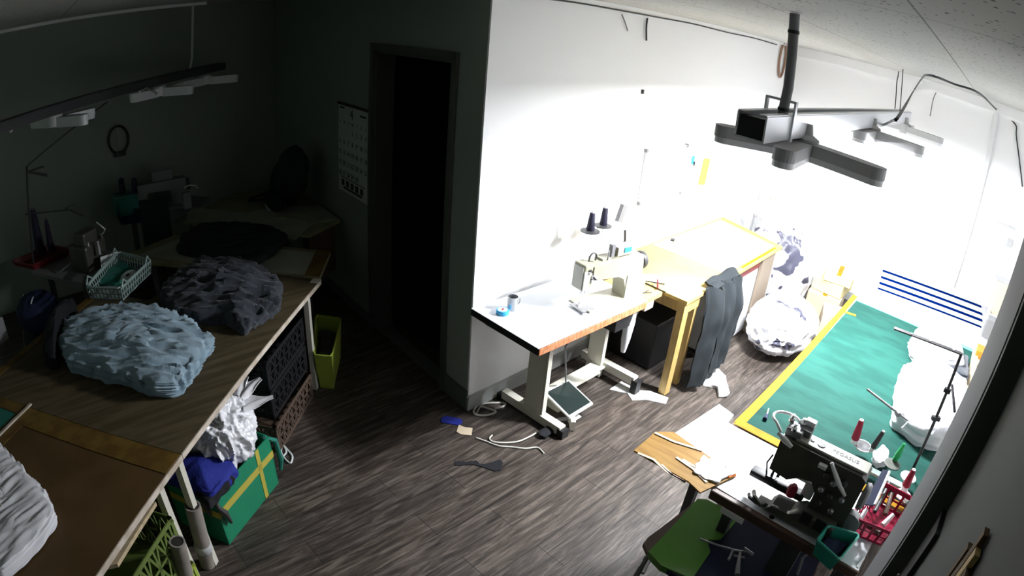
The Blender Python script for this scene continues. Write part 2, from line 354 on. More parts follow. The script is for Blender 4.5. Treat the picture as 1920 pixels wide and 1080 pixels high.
# dark space behind the doorway
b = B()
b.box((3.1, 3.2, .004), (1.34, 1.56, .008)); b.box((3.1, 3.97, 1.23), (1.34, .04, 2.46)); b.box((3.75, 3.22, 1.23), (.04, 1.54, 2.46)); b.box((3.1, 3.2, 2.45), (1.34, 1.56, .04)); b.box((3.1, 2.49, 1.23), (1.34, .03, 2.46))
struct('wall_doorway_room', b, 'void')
# door casing, jambs
d = B(); cw = .045
d.box((S1-cw/2, -.008, SH/2), (cw, .03, SH), TD); d.box((S0+cw/2, -.008, SH/2), (cw, .03, SH), TD); d.box(((S0+S1)/2, -.008, SH-cw/2), (S1-S0-.001, .03, cw), TD)
dr = struct('door_1', d, 'casing')
d = B(); d.box((S1-cw-.012, .075, (SH-cw)/2), (.025, .14, SH-cw), TD); d.box((S0+cw+.008, .075, (SH-cw)/2), (.02, .14, SH-cw), TD); d.box(((S0+S1)/2, .075, SH-cw-.012), (S1-S0-2*cw, .14, .025), TD)
struct('door_jamb', d, 'casing', dr)
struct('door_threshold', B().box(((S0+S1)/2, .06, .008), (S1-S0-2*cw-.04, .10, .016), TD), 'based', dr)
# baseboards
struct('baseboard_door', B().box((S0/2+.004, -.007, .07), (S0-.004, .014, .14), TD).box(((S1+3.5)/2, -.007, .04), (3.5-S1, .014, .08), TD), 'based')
b = B(); b.box(((2.145+6.55)/2-.0, 2.338, .05), (6.55-2.145+.02, .016, .10)); b.box(((2.145+6.55)/2, 2.334, .105), (6.55-2.145+.03, .024, .012))
struct('baseboard_middle', b, 'base')
struct('baseboard_far', B().box((6.553, .9, .05), (.014, 2.85, .10)), 'base')
# ceiling trims
struct('trim_1', B().box((.45, 4.98, CEIL-.012), (2.0, .07, .024), rz=.06), 'trimw')
b = B(); b.box((6.53, .5, CEIL-.05), (.06, 3.6, .10)); b.box((6.545, .5, CEIL-.11), (.03, 3.6, .03))
struct('trim_2', b, 'wall_white')
struct('trim_3', B().box((6.54, -.03, CEIL/2-.05), (.04, .05, CEIL-.11)), 'white')
b = B(); b.box((4.2, 2.33, CEIL-.012), (4.1, .03, .024))
struct('trim_4', b, 'wall_white')

# ================================================================== bright side: track and LED lamps
def beam(name, a, b_, label, wd=.10, ht=.085, m='alu'):
    t = thing(name, label, 'light track', (a[0], a[1], a[2]))
    a = Vector(a); b_ = Vector(b_); d = b_-a; L = d.length; x = d.normalized(); y = Vector((-x.y, x.x, 0)).normalized(); T = basis(a, x, y, x.cross(y))
    o = B(); o.box((L/2, 0, 0), (L, wd, .006), T); o.box((L/2, wd/2, ht/2-.003), (L, .006, ht), T); o.box((L/2, -wd/2, ht/2-.003), (L, .006, ht), T)
    o.box((L/2, wd/2-.012, ht), (L, .026, .004), T); o.box((L/2, -wd/2+.012, ht), (L, .026, .004), T)
    obj('channel', o, m, t)
    obj('end_shade', B().box((.03, 0, ht*.45), (.05, wd*.86, ht*.8), T), 'black', t)  # black filler painted as the shade inside the channel's open end
    return t, T, L
def lamp(name, c, angs, label, group, lit=(), L=.36, W=.085, dark=False):
    t = thing(name, label, 'lamp', c, group)
    cx, cy, cz = c
    obj('lamp_base', B().lathe([(.02, .10), (.028, .06), (.055, .045), (.06, 0), (.05, -.03)], c, 16), 'lampgrey' if lit or dark else 'white', t, True)
    for i, a in enumerate(angs):
        T = Tm(c, a)
        def stad(w, x0, x1, k=10): return [(x0, -w/2), *[(x1-w/2+w/2*math.cos(q*PI/k-PI/2), w/2*math.sin(q*PI/k-PI/2)) for q in range(k+1)], (x0, w/2)]
        bl = obj('blade', B().prism(stad(W, .03, L), -.012, .032, T), 'lampgrey' if lit or dark else 'lampoff', t)
        obj('rim', B().prism(stad(W*.93, .035, L-.004), -.034, -.0125, T), 'lamprim' if lit or dark else 'lampoff', bl)
        obj('diffuser', B().prism(stad(W*.8, .05, L-.012), -.036, -.0345, T), 'led' if i in lit else 'lampoff', bl)
    return t
trk, TT, TL = beam('light_track', (1.80, .745, 2.125), (5.45, .79, 2.14), 'silver aluminium light track hanging over the green cutting mat')
o = B()
x = .26
o.box((x, .056, .06), (.022, .008, .14), TT); o.box((x, -.056, .06), (.022, .008, .14), TT); o.box((x, 0, .13), (.022, .12, .008), TT)
obj('hanger_bracket', o, 'alu', trk)
o = B(); o.tube([onp(1716-30, 222, 1, .79), onp(1693, 130, 1, .79)], .004); obj('hanger_rod', o, 'black', trk)
p0 = Vector((2.12, .75, 2.15)); pt = at(1487, 30, CEIL-.01); 
pole = B(); pts = []
for px, py, zz in ((1465, 247, 2.15), (1469, 205, 2.24), (1478, 165, 2.33), (1484, 110, 2.44), (1488, 60, 2.52), (1490, 28, 2.565)):
    r = ray(px, py); d = 2.16/ math.hypot(r.x, r.y); pts.append(Vector((r.x*d, r.y*d, CAMZ+r.z*d)))
pts[-1].z = CEIL-.004
pole.tube(pts, .019, 12); po = obj('cable_conduit', pole, 'grey', None, True); tag(po, 'grey bent conduit dropping from the ceiling to the near end of the silver track', 'conduit')
for k in (1, 4): obj('tape_band', B().tube([pts[k]-Vector((0, 0, .006)), pts[k]+Vector((0, 0, .006))], .0215, 12), 'black', po)
lamp('led_lamp', (2.27, .70, 2.075), (math.radians(123), math.radians(258), math.radians(186)), 'grey three-armed LED lamp, not lit, under the near end of the silver track', 'LED lamps on the silver track', dark=True)
lamp('led_lamp', (3.66, .72, 2.085), (math.radians(103), math.radians(257), math.radians(180)), 'grey three-armed LED lamp lit under the middle of the silver track', 'LED lamps on the silver track', lit=(0, 1, 2))
lamp('led_lamp', (5.1, .73, 2.085), (math.radians(100), math.radians(260), math.radians(0)), 'LED lamp lit under the far end of the silver track', 'LED lamps on the silver track', lit=(2,))
# dark side track and unlit lamps
ltr, LT, LL = beam('light_track', (-.34, 3.72, 1.95), (1.72, 5.42, 1.95), 'dark light track hanging over the tables of the unlit side', .08, .06, 'dgrey')
obj('hanger_wire', B().tube([onp(355, 140, 0, 1.37), onp(360, 110, 0, 1.37), onp(361, 60, 0, 1.37), (1.37, 5.16, CEIL-.005)], .011, 8), 'trimw', ltr, True)
LA = math.radians
def lz(px, py, z=1.885): p = at(px, py, z); return (p.x, p.y, z)
lamp('led_lamp', lz(104, 228), (LA(125), LA(12), LA(-45)), 'unlit white three-armed lamp at the near end of the dark track', 'unlit LED lamps', L=.30, W=.075)
lamp('led_lamp', lz(300, 172), (LA(205), LA(-38), LA(40)), 'unlit white three-armed lamp in the middle of the dark track', 'unlit LED lamps', L=.30, W=.075)
lamp('led_lamp', lz(385, 151), (LA(205), LA(-20), LA(60)), 'unlit white three-armed lamp at the far end of the dark track', 'unlit LED lamps', L=.30, W=.075)
obj('wire_loop', B().tube([tuple(at(x, y, 1.95)) for x, y in ((262, 172), (275, 165), (290, 172), (296, 178))], .008), 'white', ltr); obj('wire_loop', B().tube([tuple(at(x, y, 1.93)) for x, y in ((8, 245), (16, 236), (24, 240), (20, 247))], .008), 'white', ltr)

# cables on the bright side
def cable(pts, r, m, label, name='cable', cat='cable', sm=True, n=6):
    # smooth the polyline
    P = [Vector(p) for p in pts]; out = []
    for i in range(len(P)-1):
        p0, p1, p2, p3 = P[max(i-1, 0)], P[i], P[i+1], P[min(i+2, len(P)-1)]
        for k in range(6):
            t = k/6; out.append(.5*((2*p1)+(-p0+p2)*t+(2*p0-5*p1+4*p2-p3)*t*t+(-p0+3*p1-3*p2+p3)*t**3))
    out.append(P[-1]); return tag(obj(name, B().tube(out, r, n), m, None, sm), label, cat)
def cz(px, py, z=2.535):
    p = at(px, py, z)
    return p if p.x < 6.5 else onp(px, py, 0, 6.5)
cable([onp(1650, 236, 1, .86), cz(1672, 228, 2.25), cz(1690, 210, 2.3), cz(1712, 172, 2.45), cz(1728, 148, 2.53), cz(1743, 141), cz(1790, 158), cz(1836, 175), cz(1868, 205), onp(1903, 232, 0, 6.53), onp(1906, 260, 0, 6.54), onp(1917, 350, 0, 6.54)], .008, 'black', 'black cable looping from the silver track along the far wall top')
cable([(x, 2.325, CEIL-.035+.004*math.sin(x*5)) for x in (2.2, 2.7, 3.2, 3.7, 4.2, 4.8, 5.4, 6.0)], .006, 'black', 'thin black cable running along the top of the white wall')
cable([onp(1485, 80, 1, 2.32), onp(1600, 103, 0, 6.5), onp(1678, 121, 0, 6.5), onp(1681, 160, 0, 6.5), onp(1677, 215, 0, 6.5)], .006, 'black', 'thin dark cable hanging down the far wall beside the window of light')
cable([onp(1744, 218, 0, 6.53), onp(1752, 180, 0, 6.53), onp(1770, 162, 0, 6.53), onp(1810, 185, 0, 6.53), onp(1868, 207, 0, 6.53)], .005, 'grey', 'thin grey cable curling down the far wall')
cable([onp(1214, 34, 1, 2.33), onp(1212, 50, 1, 2.33), onp(1212, 76, 1, 2.33)], .007, 'black', 'short black wire end hanging from the top of the white wall')
cable([onp(1166, 27, 1, 2.33), onp(1172, 42, 1, 2.33), onp(1177, 58, 1, 2.33)], .004, 'grey', 'short grey wire end hanging at the top of the white wall')
tag(obj('cable_clip', B().box(onp(1205, 172, 1, 2.338), (.02, .012, .03)), 'black'), 'tiny black clip stuck on the white wall above the whiteboard', 'clip')
# loop on the white wall
c = onp(1467, 112, 1, 2.325); pts = [c+Vector((.085*math.cos(a), 0, .19*math.sin(a))) for a in [2*PI*k/28 for k in range(28)]]
tag(obj('hanging_loop', B().tube(pts, .014, 6, closed=True), 'hoop', None, True), 'narrow brown loop hanging high on the white wall by the conduit', 'loop')
# whiteboard
t = thing('whiteboard', 'thin-framed whiteboard hanging on the bright white wall', 'whiteboard', (4.05, 2.33, 1.15))
obj('board', B().box((4.05, 2.335, 1.345), (.60, .012, .40)), 'whitepaper', t)
o = B(); o.box((3.745, 2.33, 1.345), (.014, .022, .42)); o.box((4.355, 2.33, 1.345), (.010, .02, .42)); o.box((4.05, 2.33, 1.55), (.62, .02, .010)); o.box((4.05, 2.33, 1.14), (.62, .022, .010)); obj('frame', o, 'lampgrey', t)
for x, z in ((3.745, 1.55), (3.745, 1.14), (4.355, 1.14), (4.355, 1.55)): obj('corner_cap', B().box((x, 2.329, z), (.026, .026, .026)), 'grey', t)
tag(obj('note', B().box(onp(1321, 322, 1, 2.337), (.12, .004, .24), ry=.12), 'yellow'), 'yellow note stuck on the white wall right of the whiteboard', 'note')
p = onp(1300, 300, 1, 2.335)
t = thing('key_hook', 'small cyan hook with a dark key beside the yellow note', 'hook', p)
obj('hook_plate', B().box(p, (.035, .008, .07)), 'cyanp', t); obj('key', B().box(p+Vector((.005, -.012, -.03)), (.012, .008, .035)), 'black', t)
# framed panel low on the far wall end
tag(obj('leaning_panel', B().box((6.2, 2.0, .62), (.03, .62, .72), ry=.08), 'whitepaper'), 'pale panel standing in the corner behind the worktable', 'panel')
obj('dark_edge', B().box((6.17, 2.0, .25), (.035, .63, .05)), 'navy', bpy.data.objects['leaning_panel'])
# far wall fittings
tag(obj('wall_socket', B().box(onp(1893, 455, 0, 6.55), (.02, .07, .08), bev=.004), 'lampgrey'), 'grey square socket on the far wall', 'socket')
tag(obj('wall_rail', B().box(onp(1886, 422, 0, 6.55), (.02, .22, .018)), 'lampgrey'), 'thin grey rail on the far wall above the socket', 'rail')
tag(obj('wall_bracket', B().box(onp(1878, 532, 0, 6.42), (.22, .20, .10), rz=.2), 'lampgrey'), 'grey box bracket on the far wall at bench height', 'bracket')

# ================================================================== sewing machine builder (axis +x = arm direction from column to ... head at x=0)
def table_legs(b, pts, z, w=.03, m=None):
    for x, y in pts: b.box((x, y, z/2), (w, w, z))

# ---- machine desk with T legs
t = thing('sewing_table', 'white sewing machine table with red-brown edge and cream steel legs by the wall', 'table', (2.6, 2.03, 0))
dz = .76
o = B(); o.prism([(2.105, 1.775), (3.10, 1.745), (3.10, 2.30), (2.12, 2.33)], dz-.045, dz-.004); obj('tabletop_core', o, 'black', t)
obj('tabletop', B().prism([(2.105, 1.775), (3.10, 1.745), (3.10, 2.30), (2.12, 2.33)], dz-.004, dz), 'desktop', t)
obj('front_edge', B().prism([(2.11, 1.768), (3.09, 1.738), (3.09, 1.744), (2.11, 1.774)], dz-.045, dz-.006), 'redwood', t)
for x in (2.42, 3.33):
    if x < 3:
        o = B(); o.box((x, 2.02, .36), (.035, .14, .70)); o.box((x, 1.94, .36), (.035, .012, .70)); obj('leg', o, 'steelw', t)
        o = B(); o.box((x, 2.03, .045), (.055, .52, .06)); f = obj('foot_bar', o, 'steelw', t); obj('foot_cap', B().box((x, 1.765, .03), (.06, .05, .06)), 'black', f); obj('foot_cap', B().box((x, 2.31, .02), (.06, .04, .04)), 'black', f)
    else:
        x = 3.2; o = B(); o.box((x-.06, 2.1, .36), (.035, .13, .70)); obj('leg', o, 'steelw', t)
        o = B(); o.box((x-.02, 2.0, .10), (.055, .48, .06)); f = obj('foot_bar', o, 'steelw', t); obj('foot_cap', B().box((x-.02, 1.75, .055), (.06, .05, .11)), 'black', f)
obj('crossbar', B().box((2.78, 2.06, .10), (.74, .10, .012)).box((2.9, 1.99, .112), (.30, .025, .012)), 'steelw', t)
obj('drawer', B().box((2.9, 1.86, .66), (.18, .18, .10)), 'black', t)
for x in (2.15, 3.05): obj('under_brace', B().box((x+.02, 2.03, .70), (.05, .40, .025)), 'steelw', t)
# side extension shelf with tools
t = thing('side_shelf', 'small yellow shelf joining the sewing table and the wooden worktable', 'shelf', (3.2, 1.9, .70))
obj('shelf_board', B().box((3.2, 1.93, .745), (.19, .35, .03)), 'yellowtop', t); obj('shelf_box', B().box((3.16, 1.80, .70), (.10, .08, .06)), 'beige', t)
# pedal
t = thing('foot_pedal', 'black rubber foot pedal in a white frame under the sewing table', 'pedal', (2.62, 1.9, 0))
ped = [at(1020, 735, .13), at(1066, 712, .13), at(1112, 756, .10), at(1068, 783, .08)]
def quadslab(b, q, th, inset=0):
    c = sum(q, Vector())/4; q = [p+(c-p)*inset for p in q]; vs = [b.bm.verts.new(p) for p in q]+[b.bm.verts.new(p-Vector((0, 0, th))) for p in q]
    for f in ((0, 1, 2, 3), (7, 6, 5, 4), (0, 4, 5, 1), (1, 5, 6, 2), (2, 6, 7, 3), (3, 7, 4, 0)): b.bm.faces.new([vs[i] for i in f])
    return b
obj('pedal_frame', quadslab(B(), ped, .012), 'white', t); obj('rubber_pad', quadslab(B(), [p+Vector((0, 0, .006)) for p in ped], .006, .12), 'glasspad', t)
obj('pedal_rod', B().tube([at(1061, 718, .13), at(1060, 650, .5)+Vector((0, .0, .0)), (2.72, 1.95, .70)], .006), 'grey', t)
obj('pedal_support', B().box((2.55, 1.80, .04), (.12, .03, .07), rz=.8), 'steelw', t); obj('pedal_support', B().box((2.60, 2.0, .05), (.03, .10, .10)), 'steelw', t)

# ---- lockstitch machine
def T_at(o, ang, s=1): return Tm(o, ang) @ Matrix.Scale(s, 4)
t = thing('sewing_machine', 'cream lockstitch sewing machine on the white table', 'sewing machine', (2.86, 1.95, dz))
ang = math.atan2(1.9-1.97, 3.1-2.64); T = T_at((2.655, 1.955, dz), ang, 1.0)
# bed
o = B(); o.box((.25, .0, .006), (.50, .19, .012), T, bev=.003); obj('bed', o, 'machine', t)
obj('slide_plate', B().box((.005, -.02, .014), (.10, .12, .004), T), 'steel', t)
obj('needle_plate', B().box((.0, 0, .0175), (.04, .03, .003), T), 'chrome', t)
# column and arm (side profile in xz)
prof = [(.33, .012), (.46, .012), (.47, .20), (.46, .285), (.10, .285), (.03, .28), (.03, .20), (.12, .185), (.25, .175), (.30, .15), (.325, .09)]
o = B(); o.prism(prof, -.055, .055, T, axis='y'); ob = obj('arm', o, 'machine', t)
o = B(); o.box((-.005, 0, .215), (.07, .10, .165), T, bev=.008); hd = obj('head', o, 'machine', t)
obj('face_plate', B().box((-.044, 0, .215), (.006, .085, .14), T).box((-.02,-.052,.2),(.05,.006,.12),T), 'mplate', hd)
obj('side_panel', B().prism([(.33, .02), (.455, .02), (.462, .20), (.33, .17)], -.060, -.0555, T, axis='y'), 'mplate', ob)
o = B(); o.tube([T @ Vector((-.005, 0, .13)), T @ Vector((-.005, 0, .03))], .005); o.tube([T @ Vector((.02, .0, .13)), T @ Vector((.02, 0, .045))], .006); o.box((-.005, -.004, .024), (.035, .02, .008), T); obj('needle_bar', o, 'chrome', t)
o = B(); o.lathe([(.02, 0), (.022, .006), (.010, .012), (.018, .018), (.005, .03)], (0, 0, 0), 12, T @ Tm((.035, -.05, .21), 0, PI/2)); o.lathe([(.012, 0), (.014, .006), (.006, .02)], (0, 0, 0), 12, T @ Tm((.0, -.05, .26), 0, PI/2)); obj('tension_knob', o, 'chrome', t)
o = B(); o.tube([T @ Vector((.06+.028*math.cos(a), 0, .315+.03*math.sin(a))) for a in [PI*k/8 for k in range(-2, 9)]], .006, 6); o.tube([T @ Vector((.03, 0, .285)), T @ Vector((.03, 0, .33))], .005); obj('thread_guide', o, 'dgrey', t)
o = B(); o.lathe([(.02, 0), (.058, .004), (.062, .02), (.058, .036), (.02, .04)], (0, 0, 0), 24, T @ Tm((.475, 0, .225), 0, 0, PI/2)); obj('handwheel', o, 'dgrey', t, True)
obj('motor_box', B().box((.50, .0, .06), (.07, .09, .12), T, bev=.006), 'mplate', t)
o = B(); o.box((.20, .02, .292), (.14, .07, .012), T); o.box((.32, 0, .33), (.16, .06, .055), T @ Matrix.Rotation(0, 4, 'Z')); cp = obj('control_panel', o, 'machine', t)
obj('display', B().box((.325, -.0325, .335), (.06, .004, .03), T), 'cyanp', cp)
o = B(); o.box((.215, 0, .33), (.028, .03, .09), T); o.tube([T @ Vector((.17, -.02, .29)), T @ Vector((.19, 0, .34))], .005); obj('bobbin_winder', o, 'grey', t)
# machine thread stand behind
t = thing('thread_stand', 'pale thread stand behind the cream sewing machine', 'thread stand', (3.1, 2.16, dz))
obj('stand_pole', B().tube([(3.14, 2.2, dz), (3.14, 2.2, 1.30)], .008).tube([(2.90, 2.17, 1.125), (3.22, 2.19, 1.125)], .006), 'white', t)
def disc(p, r, m): return obj('spool_disc', B().lathe([(.01, 0), (r, .002), (r, .008), (.02, .012)], p, 24), m, t, True)
disc((2.93, 2.15, 1.13), .062, 'dgrey'); disc((3.09, 2.17, 1.13), .058, 'dgrey')
def cone(name, p, m, label, group, h=.14, r0=.034, r1=.015, tilt=(0, 0), coreh=.012, cat='thread cone'):
    t = thing(name, label, cat, p, group); T = Tm(p, 0, tilt[0], tilt[1])
    obj('thread_winding', B().lathe([(r0*.9, 0), (r0, .006), (r1*1.15, h-.01), (r1, h-.004)], (0, 0, 0), 20, T), m, t, True)
    obj('cone_core', B().lathe([(r1*.8, h-.006), (r1*.85, h+coreh), (r1*.5, h+coreh), (r1*.45, h-.004)], (0, 0, 0), 16, T), 'white', t, True); return t
cone('thread_cone', (2.93, 2.15, 1.142), 'thread_black', 'black thread cone standing on the left disc of the pale thread stand', 'black thread cones by the sewing machine', r0=.028, h=.12)
cone('thread_cone', (3.09, 2.17, 1.142), 'thread_black', 'black thread cone standing on the right disc of the pale thread stand', 'black thread cones by the sewing machine', r0=.026, h=.12)
p = onp(1165, 400, 1, 2.22)
tag(obj('wall_holder', B().box(p, (.055, .03, .125), ry=.35), 'grey'), 'dark tilted holder on the wall right of the black thread cones', 'holder')
# cup and tape tin
p = at(960, 580, dz)
t = thing('metal_cup', 'silver metal cup on the left end of the white sewing table', 'cup', p)
obj('cup_body', B().lathe([(.030, 0), (.030, .004), (.033, .085), (.030, .085), (.027, .008)], p, 24), 'silver', t, True); obj('handle', B().tube([p+Vector((.032, -.0, .07)), p+Vector((.055, -.005, .06)), p+Vector((.055, -.005, .03)), p+Vector((.032, 0, .02))], .004), 'steel', t, True)
p = at(942, 588, dz)
t = thing('tape_roll', 'round blue tin with a white lid beside the metal cup', 'tin', p)
obj('tin_body', B().lathe([(.036, 0), (.038, .003), (.038, .024), (.036, .027)], p, 28), 'cyanp', t, True); obj('lid_label', B().lathe([(.028, .027), (.028, .0285), (.01, .0286)], p, 28), 'whitepaper', t); obj('red_print', B().box(p+Vector((0, 0, .029)), (.028, .012, .001), rz=.5), 'red', t)
p = at(1090, 590, dz); tag(obj('bobbin', B().lathe([(.012, 0), (.012, .003), (.004, .004)], p, 16), 'steel', None, True), 'tiny metal bobbin lying in front of the sewing machine needle', 'bobbin')
# tools on the side shelf
t = thing('scissors', 'scissors with dark blades lying at the edge of the yellow shelf', 'scissors', at(1215, 545, .762))
a, b_ = at(1196, 524, .764), at(1246, 533, .764); c = at(1248, 548, .764)
obj('blade', B().tube([a, b_], .004, 6), 'black', t); obj('blade', B().tube([a, c], .004, 6), 'black', t)
tag(obj('seam_ripper', B().tube([at(1233, 541, .775), at(1233, 525, .80)], .007, 8), 'rred', None, True), 'small dark red handle standing by the scissors', 'tool')
tag(obj('tweezers', B().tube([at(1200, 553, .766), at(1216, 544, .766)], .004, 6).tube([at(1206, 549, .766), at(1222, 548, .766)], .004, 6), 'dgrey'), 'dark tweezers lying on the yellow shelf', 'tweezers')
tag(obj('wire_rod', B().tube([(3.24, 2.14, .76), onp(1172, 448, 1, 2.16), onp(1171, 432, 1, 2.16)], .005, 6).tube([onp(1172, 452, 1, 2.16), onp(1172, 432, 1, 2.16)], .009, 6), 'black'), 'thin black rod rising behind the sewing machine', 'rod')
p = at(1261, 451, .76); tag(obj('scrap', B().box(p+Vector((0, 0, .006)), (.05, .03, .012), rz=.4), 'black'), 'tiny dark clip lying alone on the yellow worktable', 'clip')
# white paper strip lying between
tag(obj('paper_strip', quadslab(B(), [at(1190, 512, .765), at(1232, 516, .765), at(1242, 530, .765), at(1198, 525, .765)], .003), 'whitepaper'), 'white paper scrap beside the scissors', 'paper')

# ---- wooden worktable
t = thing('worktable', 'wide yellow-topped wooden worktable with timber legs along the white wall', 'table', (4.2, 1.95, 0))
obj('tabletop', B().prism([(3.31, 1.565), (5.13, 1.585), (5.35, 2.33), (3.31, 2.33)], .735, .76), 'yellowtop', t)
obj('apron', B().box((3.44, 1.60, .69), (.22, .03, .085)).box((3.36, 1.95, .69), (.03, .66, .085)).box((4.3, 2.29, .69), (1.8, .03, .085)), 'ochreleg', t)
obj('leg', B().box((3.35, 1.605, .37), (.07, .055, .735)), 'ochreleg', t); obj('leg', B().box((3.53, 1.615, .37), (.045, .045, .735)), 'ochreleg', t); obj('leg', B().box((3.36, 2.26, .37), (.06, .06, .735)), 'ochreleg', t); obj('leg', B().box((5.1, 2.27, .37), (.05, .05, .735)), 'ochreleg', t)
obj('pale_sheet', B().prism([(4.0, 1.625), (5.05, 1.64), (5.25, 2.31), (4.02, 2.31)], .7602, .7612), 'beige', t)
obj('tape_edge', B().prism([(4.25, 1.59), (5.02, 1.60), (5.02, 1.625), (4.25, 1.615)], .76, .7615), 'tapey', t)
t = thing('drawer_cabinet', 'white cabinet with a red drawer and brown side under the worktable', 'cabinet', (4.5, 1.9, 0))
obj('cabinet_body', B().box((4.42, 1.92, .33), (.72, .56, .62)), 'whitepaper', t); obj('red_drawer', B().box((4.5, 1.63, .685), (.42, .03, .075)), 'rred', t)
obj('side_panel', B().box((4.90, 1.62, .37), (.30, .022, .73)), 'brownpanel', t); obj('panel_edge', B().box((5.055, 1.62, .37), (.012, .024, .73)), 'white', t)
# trousers over the table edge
t = thing('trousers', 'dark grey trousers hanging over the front edge of the worktable', 'trousers', (3.8, 1.5, 0))
def leg_cloth(xa, xb, ztop, zbot, ph, y0=1.535):
    def fn(u, v):
        x = xa+(xb-xa)*u; z = ztop+(zbot-ztop)*v
        f = .020*math.sin(u*11+ph+v*2)+.008*math.sin(u*23+v*4+ph)+.018*noise.noise(Vector((u*4+ph, v*5, 0)))
        x += .05*(v)*(u-.5)*0.6 - .07*v
        return (x, y0-.055*math.sin(min(1, v*3)*PI/2)+f-.03*math.sin(u*PI), z+.015*math.sin(u*9+ph))
    return fn
obj('trouser_leg', B().grid(leg_cloth(3.55, 3.86, .785, .045, .3), 40, 50, .016), 'greypants', t, 60)
obj('trouser_leg', B().grid(leg_cloth(3.76, 4.05, .79, .10, 2.1, 1.52), 36, 50, .016), 'greypants', t, 60)
def fn(u, v):
    x = 3.62+.43*u; y = 1.52+.09*v; return (x, y, .80+.010*math.sin(u*9)+.008*math.sin(v*7+u*3)-.035*(1-v)**2)
obj('waistband', B().grid(fn, 30, 8, .02), 'greypants', t, 60)
# things under the sewing table and worktable
tag(obj('hanging_glove', B().tube([(3.02, 1.80, .70), (3.0, 1.79, .62), (2.98, 1.785, .5), (2.985, 1.79, .40)], [.03, .036, .03, .016], 10), 'whitecloth', None, True), 'pale grey glove hanging below the front edge of the sewing table', 'glove')
tag(obj('hanging_bag', B().grid(lambda u, v: (3.06+.26*u, 1.86+.02*math.sin(u*8)+.05*v, .70-.22*v*(1-.35*u)+.01*math.sin(u*14)), 20, 16, .01), 'grey', None, 60), 'crumpled grey plastic bag hanging under the side shelf', 'bag')
tag(obj('storage_box', B().box((3.75, 2.05, .2), (.5, .4, .38), bev=.01), 'black'), 'black storage box in the dark under the worktable', 'box')

# ---- white bags
def tied_bag(name, c, rad, seed, label, kn):
    t = thing(name, label, 'bag', (c[0], c[1], 0), 'full white plastic bags by the worktable')
    obj('bag_body', B().blob(c, rad, seed, 44, .085, 2.4, .008, kn, .09), 'bag', t, True)
    d = Vector(kn).normalized(); p = Vector(c)+Vector((d.x*rad[0], d.y*rad[1], d.z*rad[2]))*.90
    k = B(); k.tube([p-d*.02, p+d*.03, p+d*.06+Vector((0, 0, -.01))], [.035, .022, .045], 10)
    obj('tied_neck', k, 'whitecloth', t, True); return t
tied_bag('plastic_bag', (4.75, 1.28, .235), (.42, .29, .225), 3, 'low bulging white plastic bag tied at its near end, in front of the tall bag', (-.75, -.35, .25))
t = thing('plastic_bag', 'tall stuffed white plastic bag standing against the worktable end', 'bag', (5.55, 1.75, 0), 'full white plastic bags by the worktable')
obj('bag_body', B().blob((5.52, 1.72, .44), (.30, .36, .46), 8, 44, .09, 2.1, .008, (.1, -.3, 1), .06), 'bag', t, True)
obj('bag_top', B().blob((5.62, 1.86, .90), (.20, .24, .12), 5, 26, .14, 3), 'bagclear', t, True)
tag(obj('folded_paper', B().box((5.62, 1.90, 1.04), (.12, .14, .03), rz=.5).box((5.60, 1.95, 1.065), (.07, .10, .02), rz=.1), 'beige'), 'folded beige papers on top of the tall white bag', 'paper')
# yellow boxes on floor by the far wall
for i, (c, d, rz, lb) in enumerate((((5.95, 1.22, .12), (.42, .36, .24), .1, 'yellow-edged carton at the bottom of the stack by the far wall'), ((6.0, 1.2, .31), (.40, .34, .13), -.05, 'flat yellow carton in the middle of the stack by the far wall'), ((5.98, 1.15, .425), (.36, .30, .09), .15, 'small yellow carton on top of the stack by the far wall'))):
    t = thing('carton', lb, 'carton', (c[0], c[1], c[2]-d[2]/2), 'yellow cartons by the far wall')
    obj('box_body', B().box(c, d, rz=rz, bev=.006), 'cartony' if i else 'beige', t); obj('packing_tape', B().box((c[0], c[1], c[2]+d[2]/2+.001), (d[0]*.98, .05, .002), rz=rz), 'tapey', t)
tag(obj('folder', B().box((5.30, .98, .16), (.30, .20, .3), rz=.3, bev=.005), 'beige'), 'pale box standing between the white bags and the cutting table', 'box')

# ================================================================== green cutting table
t = thing('cutting_table', 'long cutting table covered by a green mat with yellow taped edges', 'table', (3.5, .2, 0))
gz = .76
obj('tabletop', B().box((3.50, .145, gz-.018), (2.30, 1.13, .034)), 'pine', t)
obj('cutting_mat', B().box((3.475, .16, gz+.001), (2.20, 1.04, .004)), 'greenmat', t)
o = B(); o.prism([(2.35, .665), (4.63, .695), (4.63, .735), (2.35, .715)], gz, gz+.0035); o.prism([(2.33, -.40), (2.385, -.40), (2.385, .70), (2.33, .71)], gz+.003, gz+.0045); o.box((4.22, .645, gz+.004), (.035, .09, .002), rz=.25); obj('yellow_tape', o, 'tapey', t)
obj('cyan_border', B().box((4.56, .16, gz+.0035), (.06, 1.04, .002)), 'cyan', t)
for x, y in ((2.42, .64), (4.55, .66), (2.42, -.36), (4.55, -.36)): obj('leg', B().box((x, y, (gz-.036)/2), (.045, .045, gz-.036)), 'steelw', t)
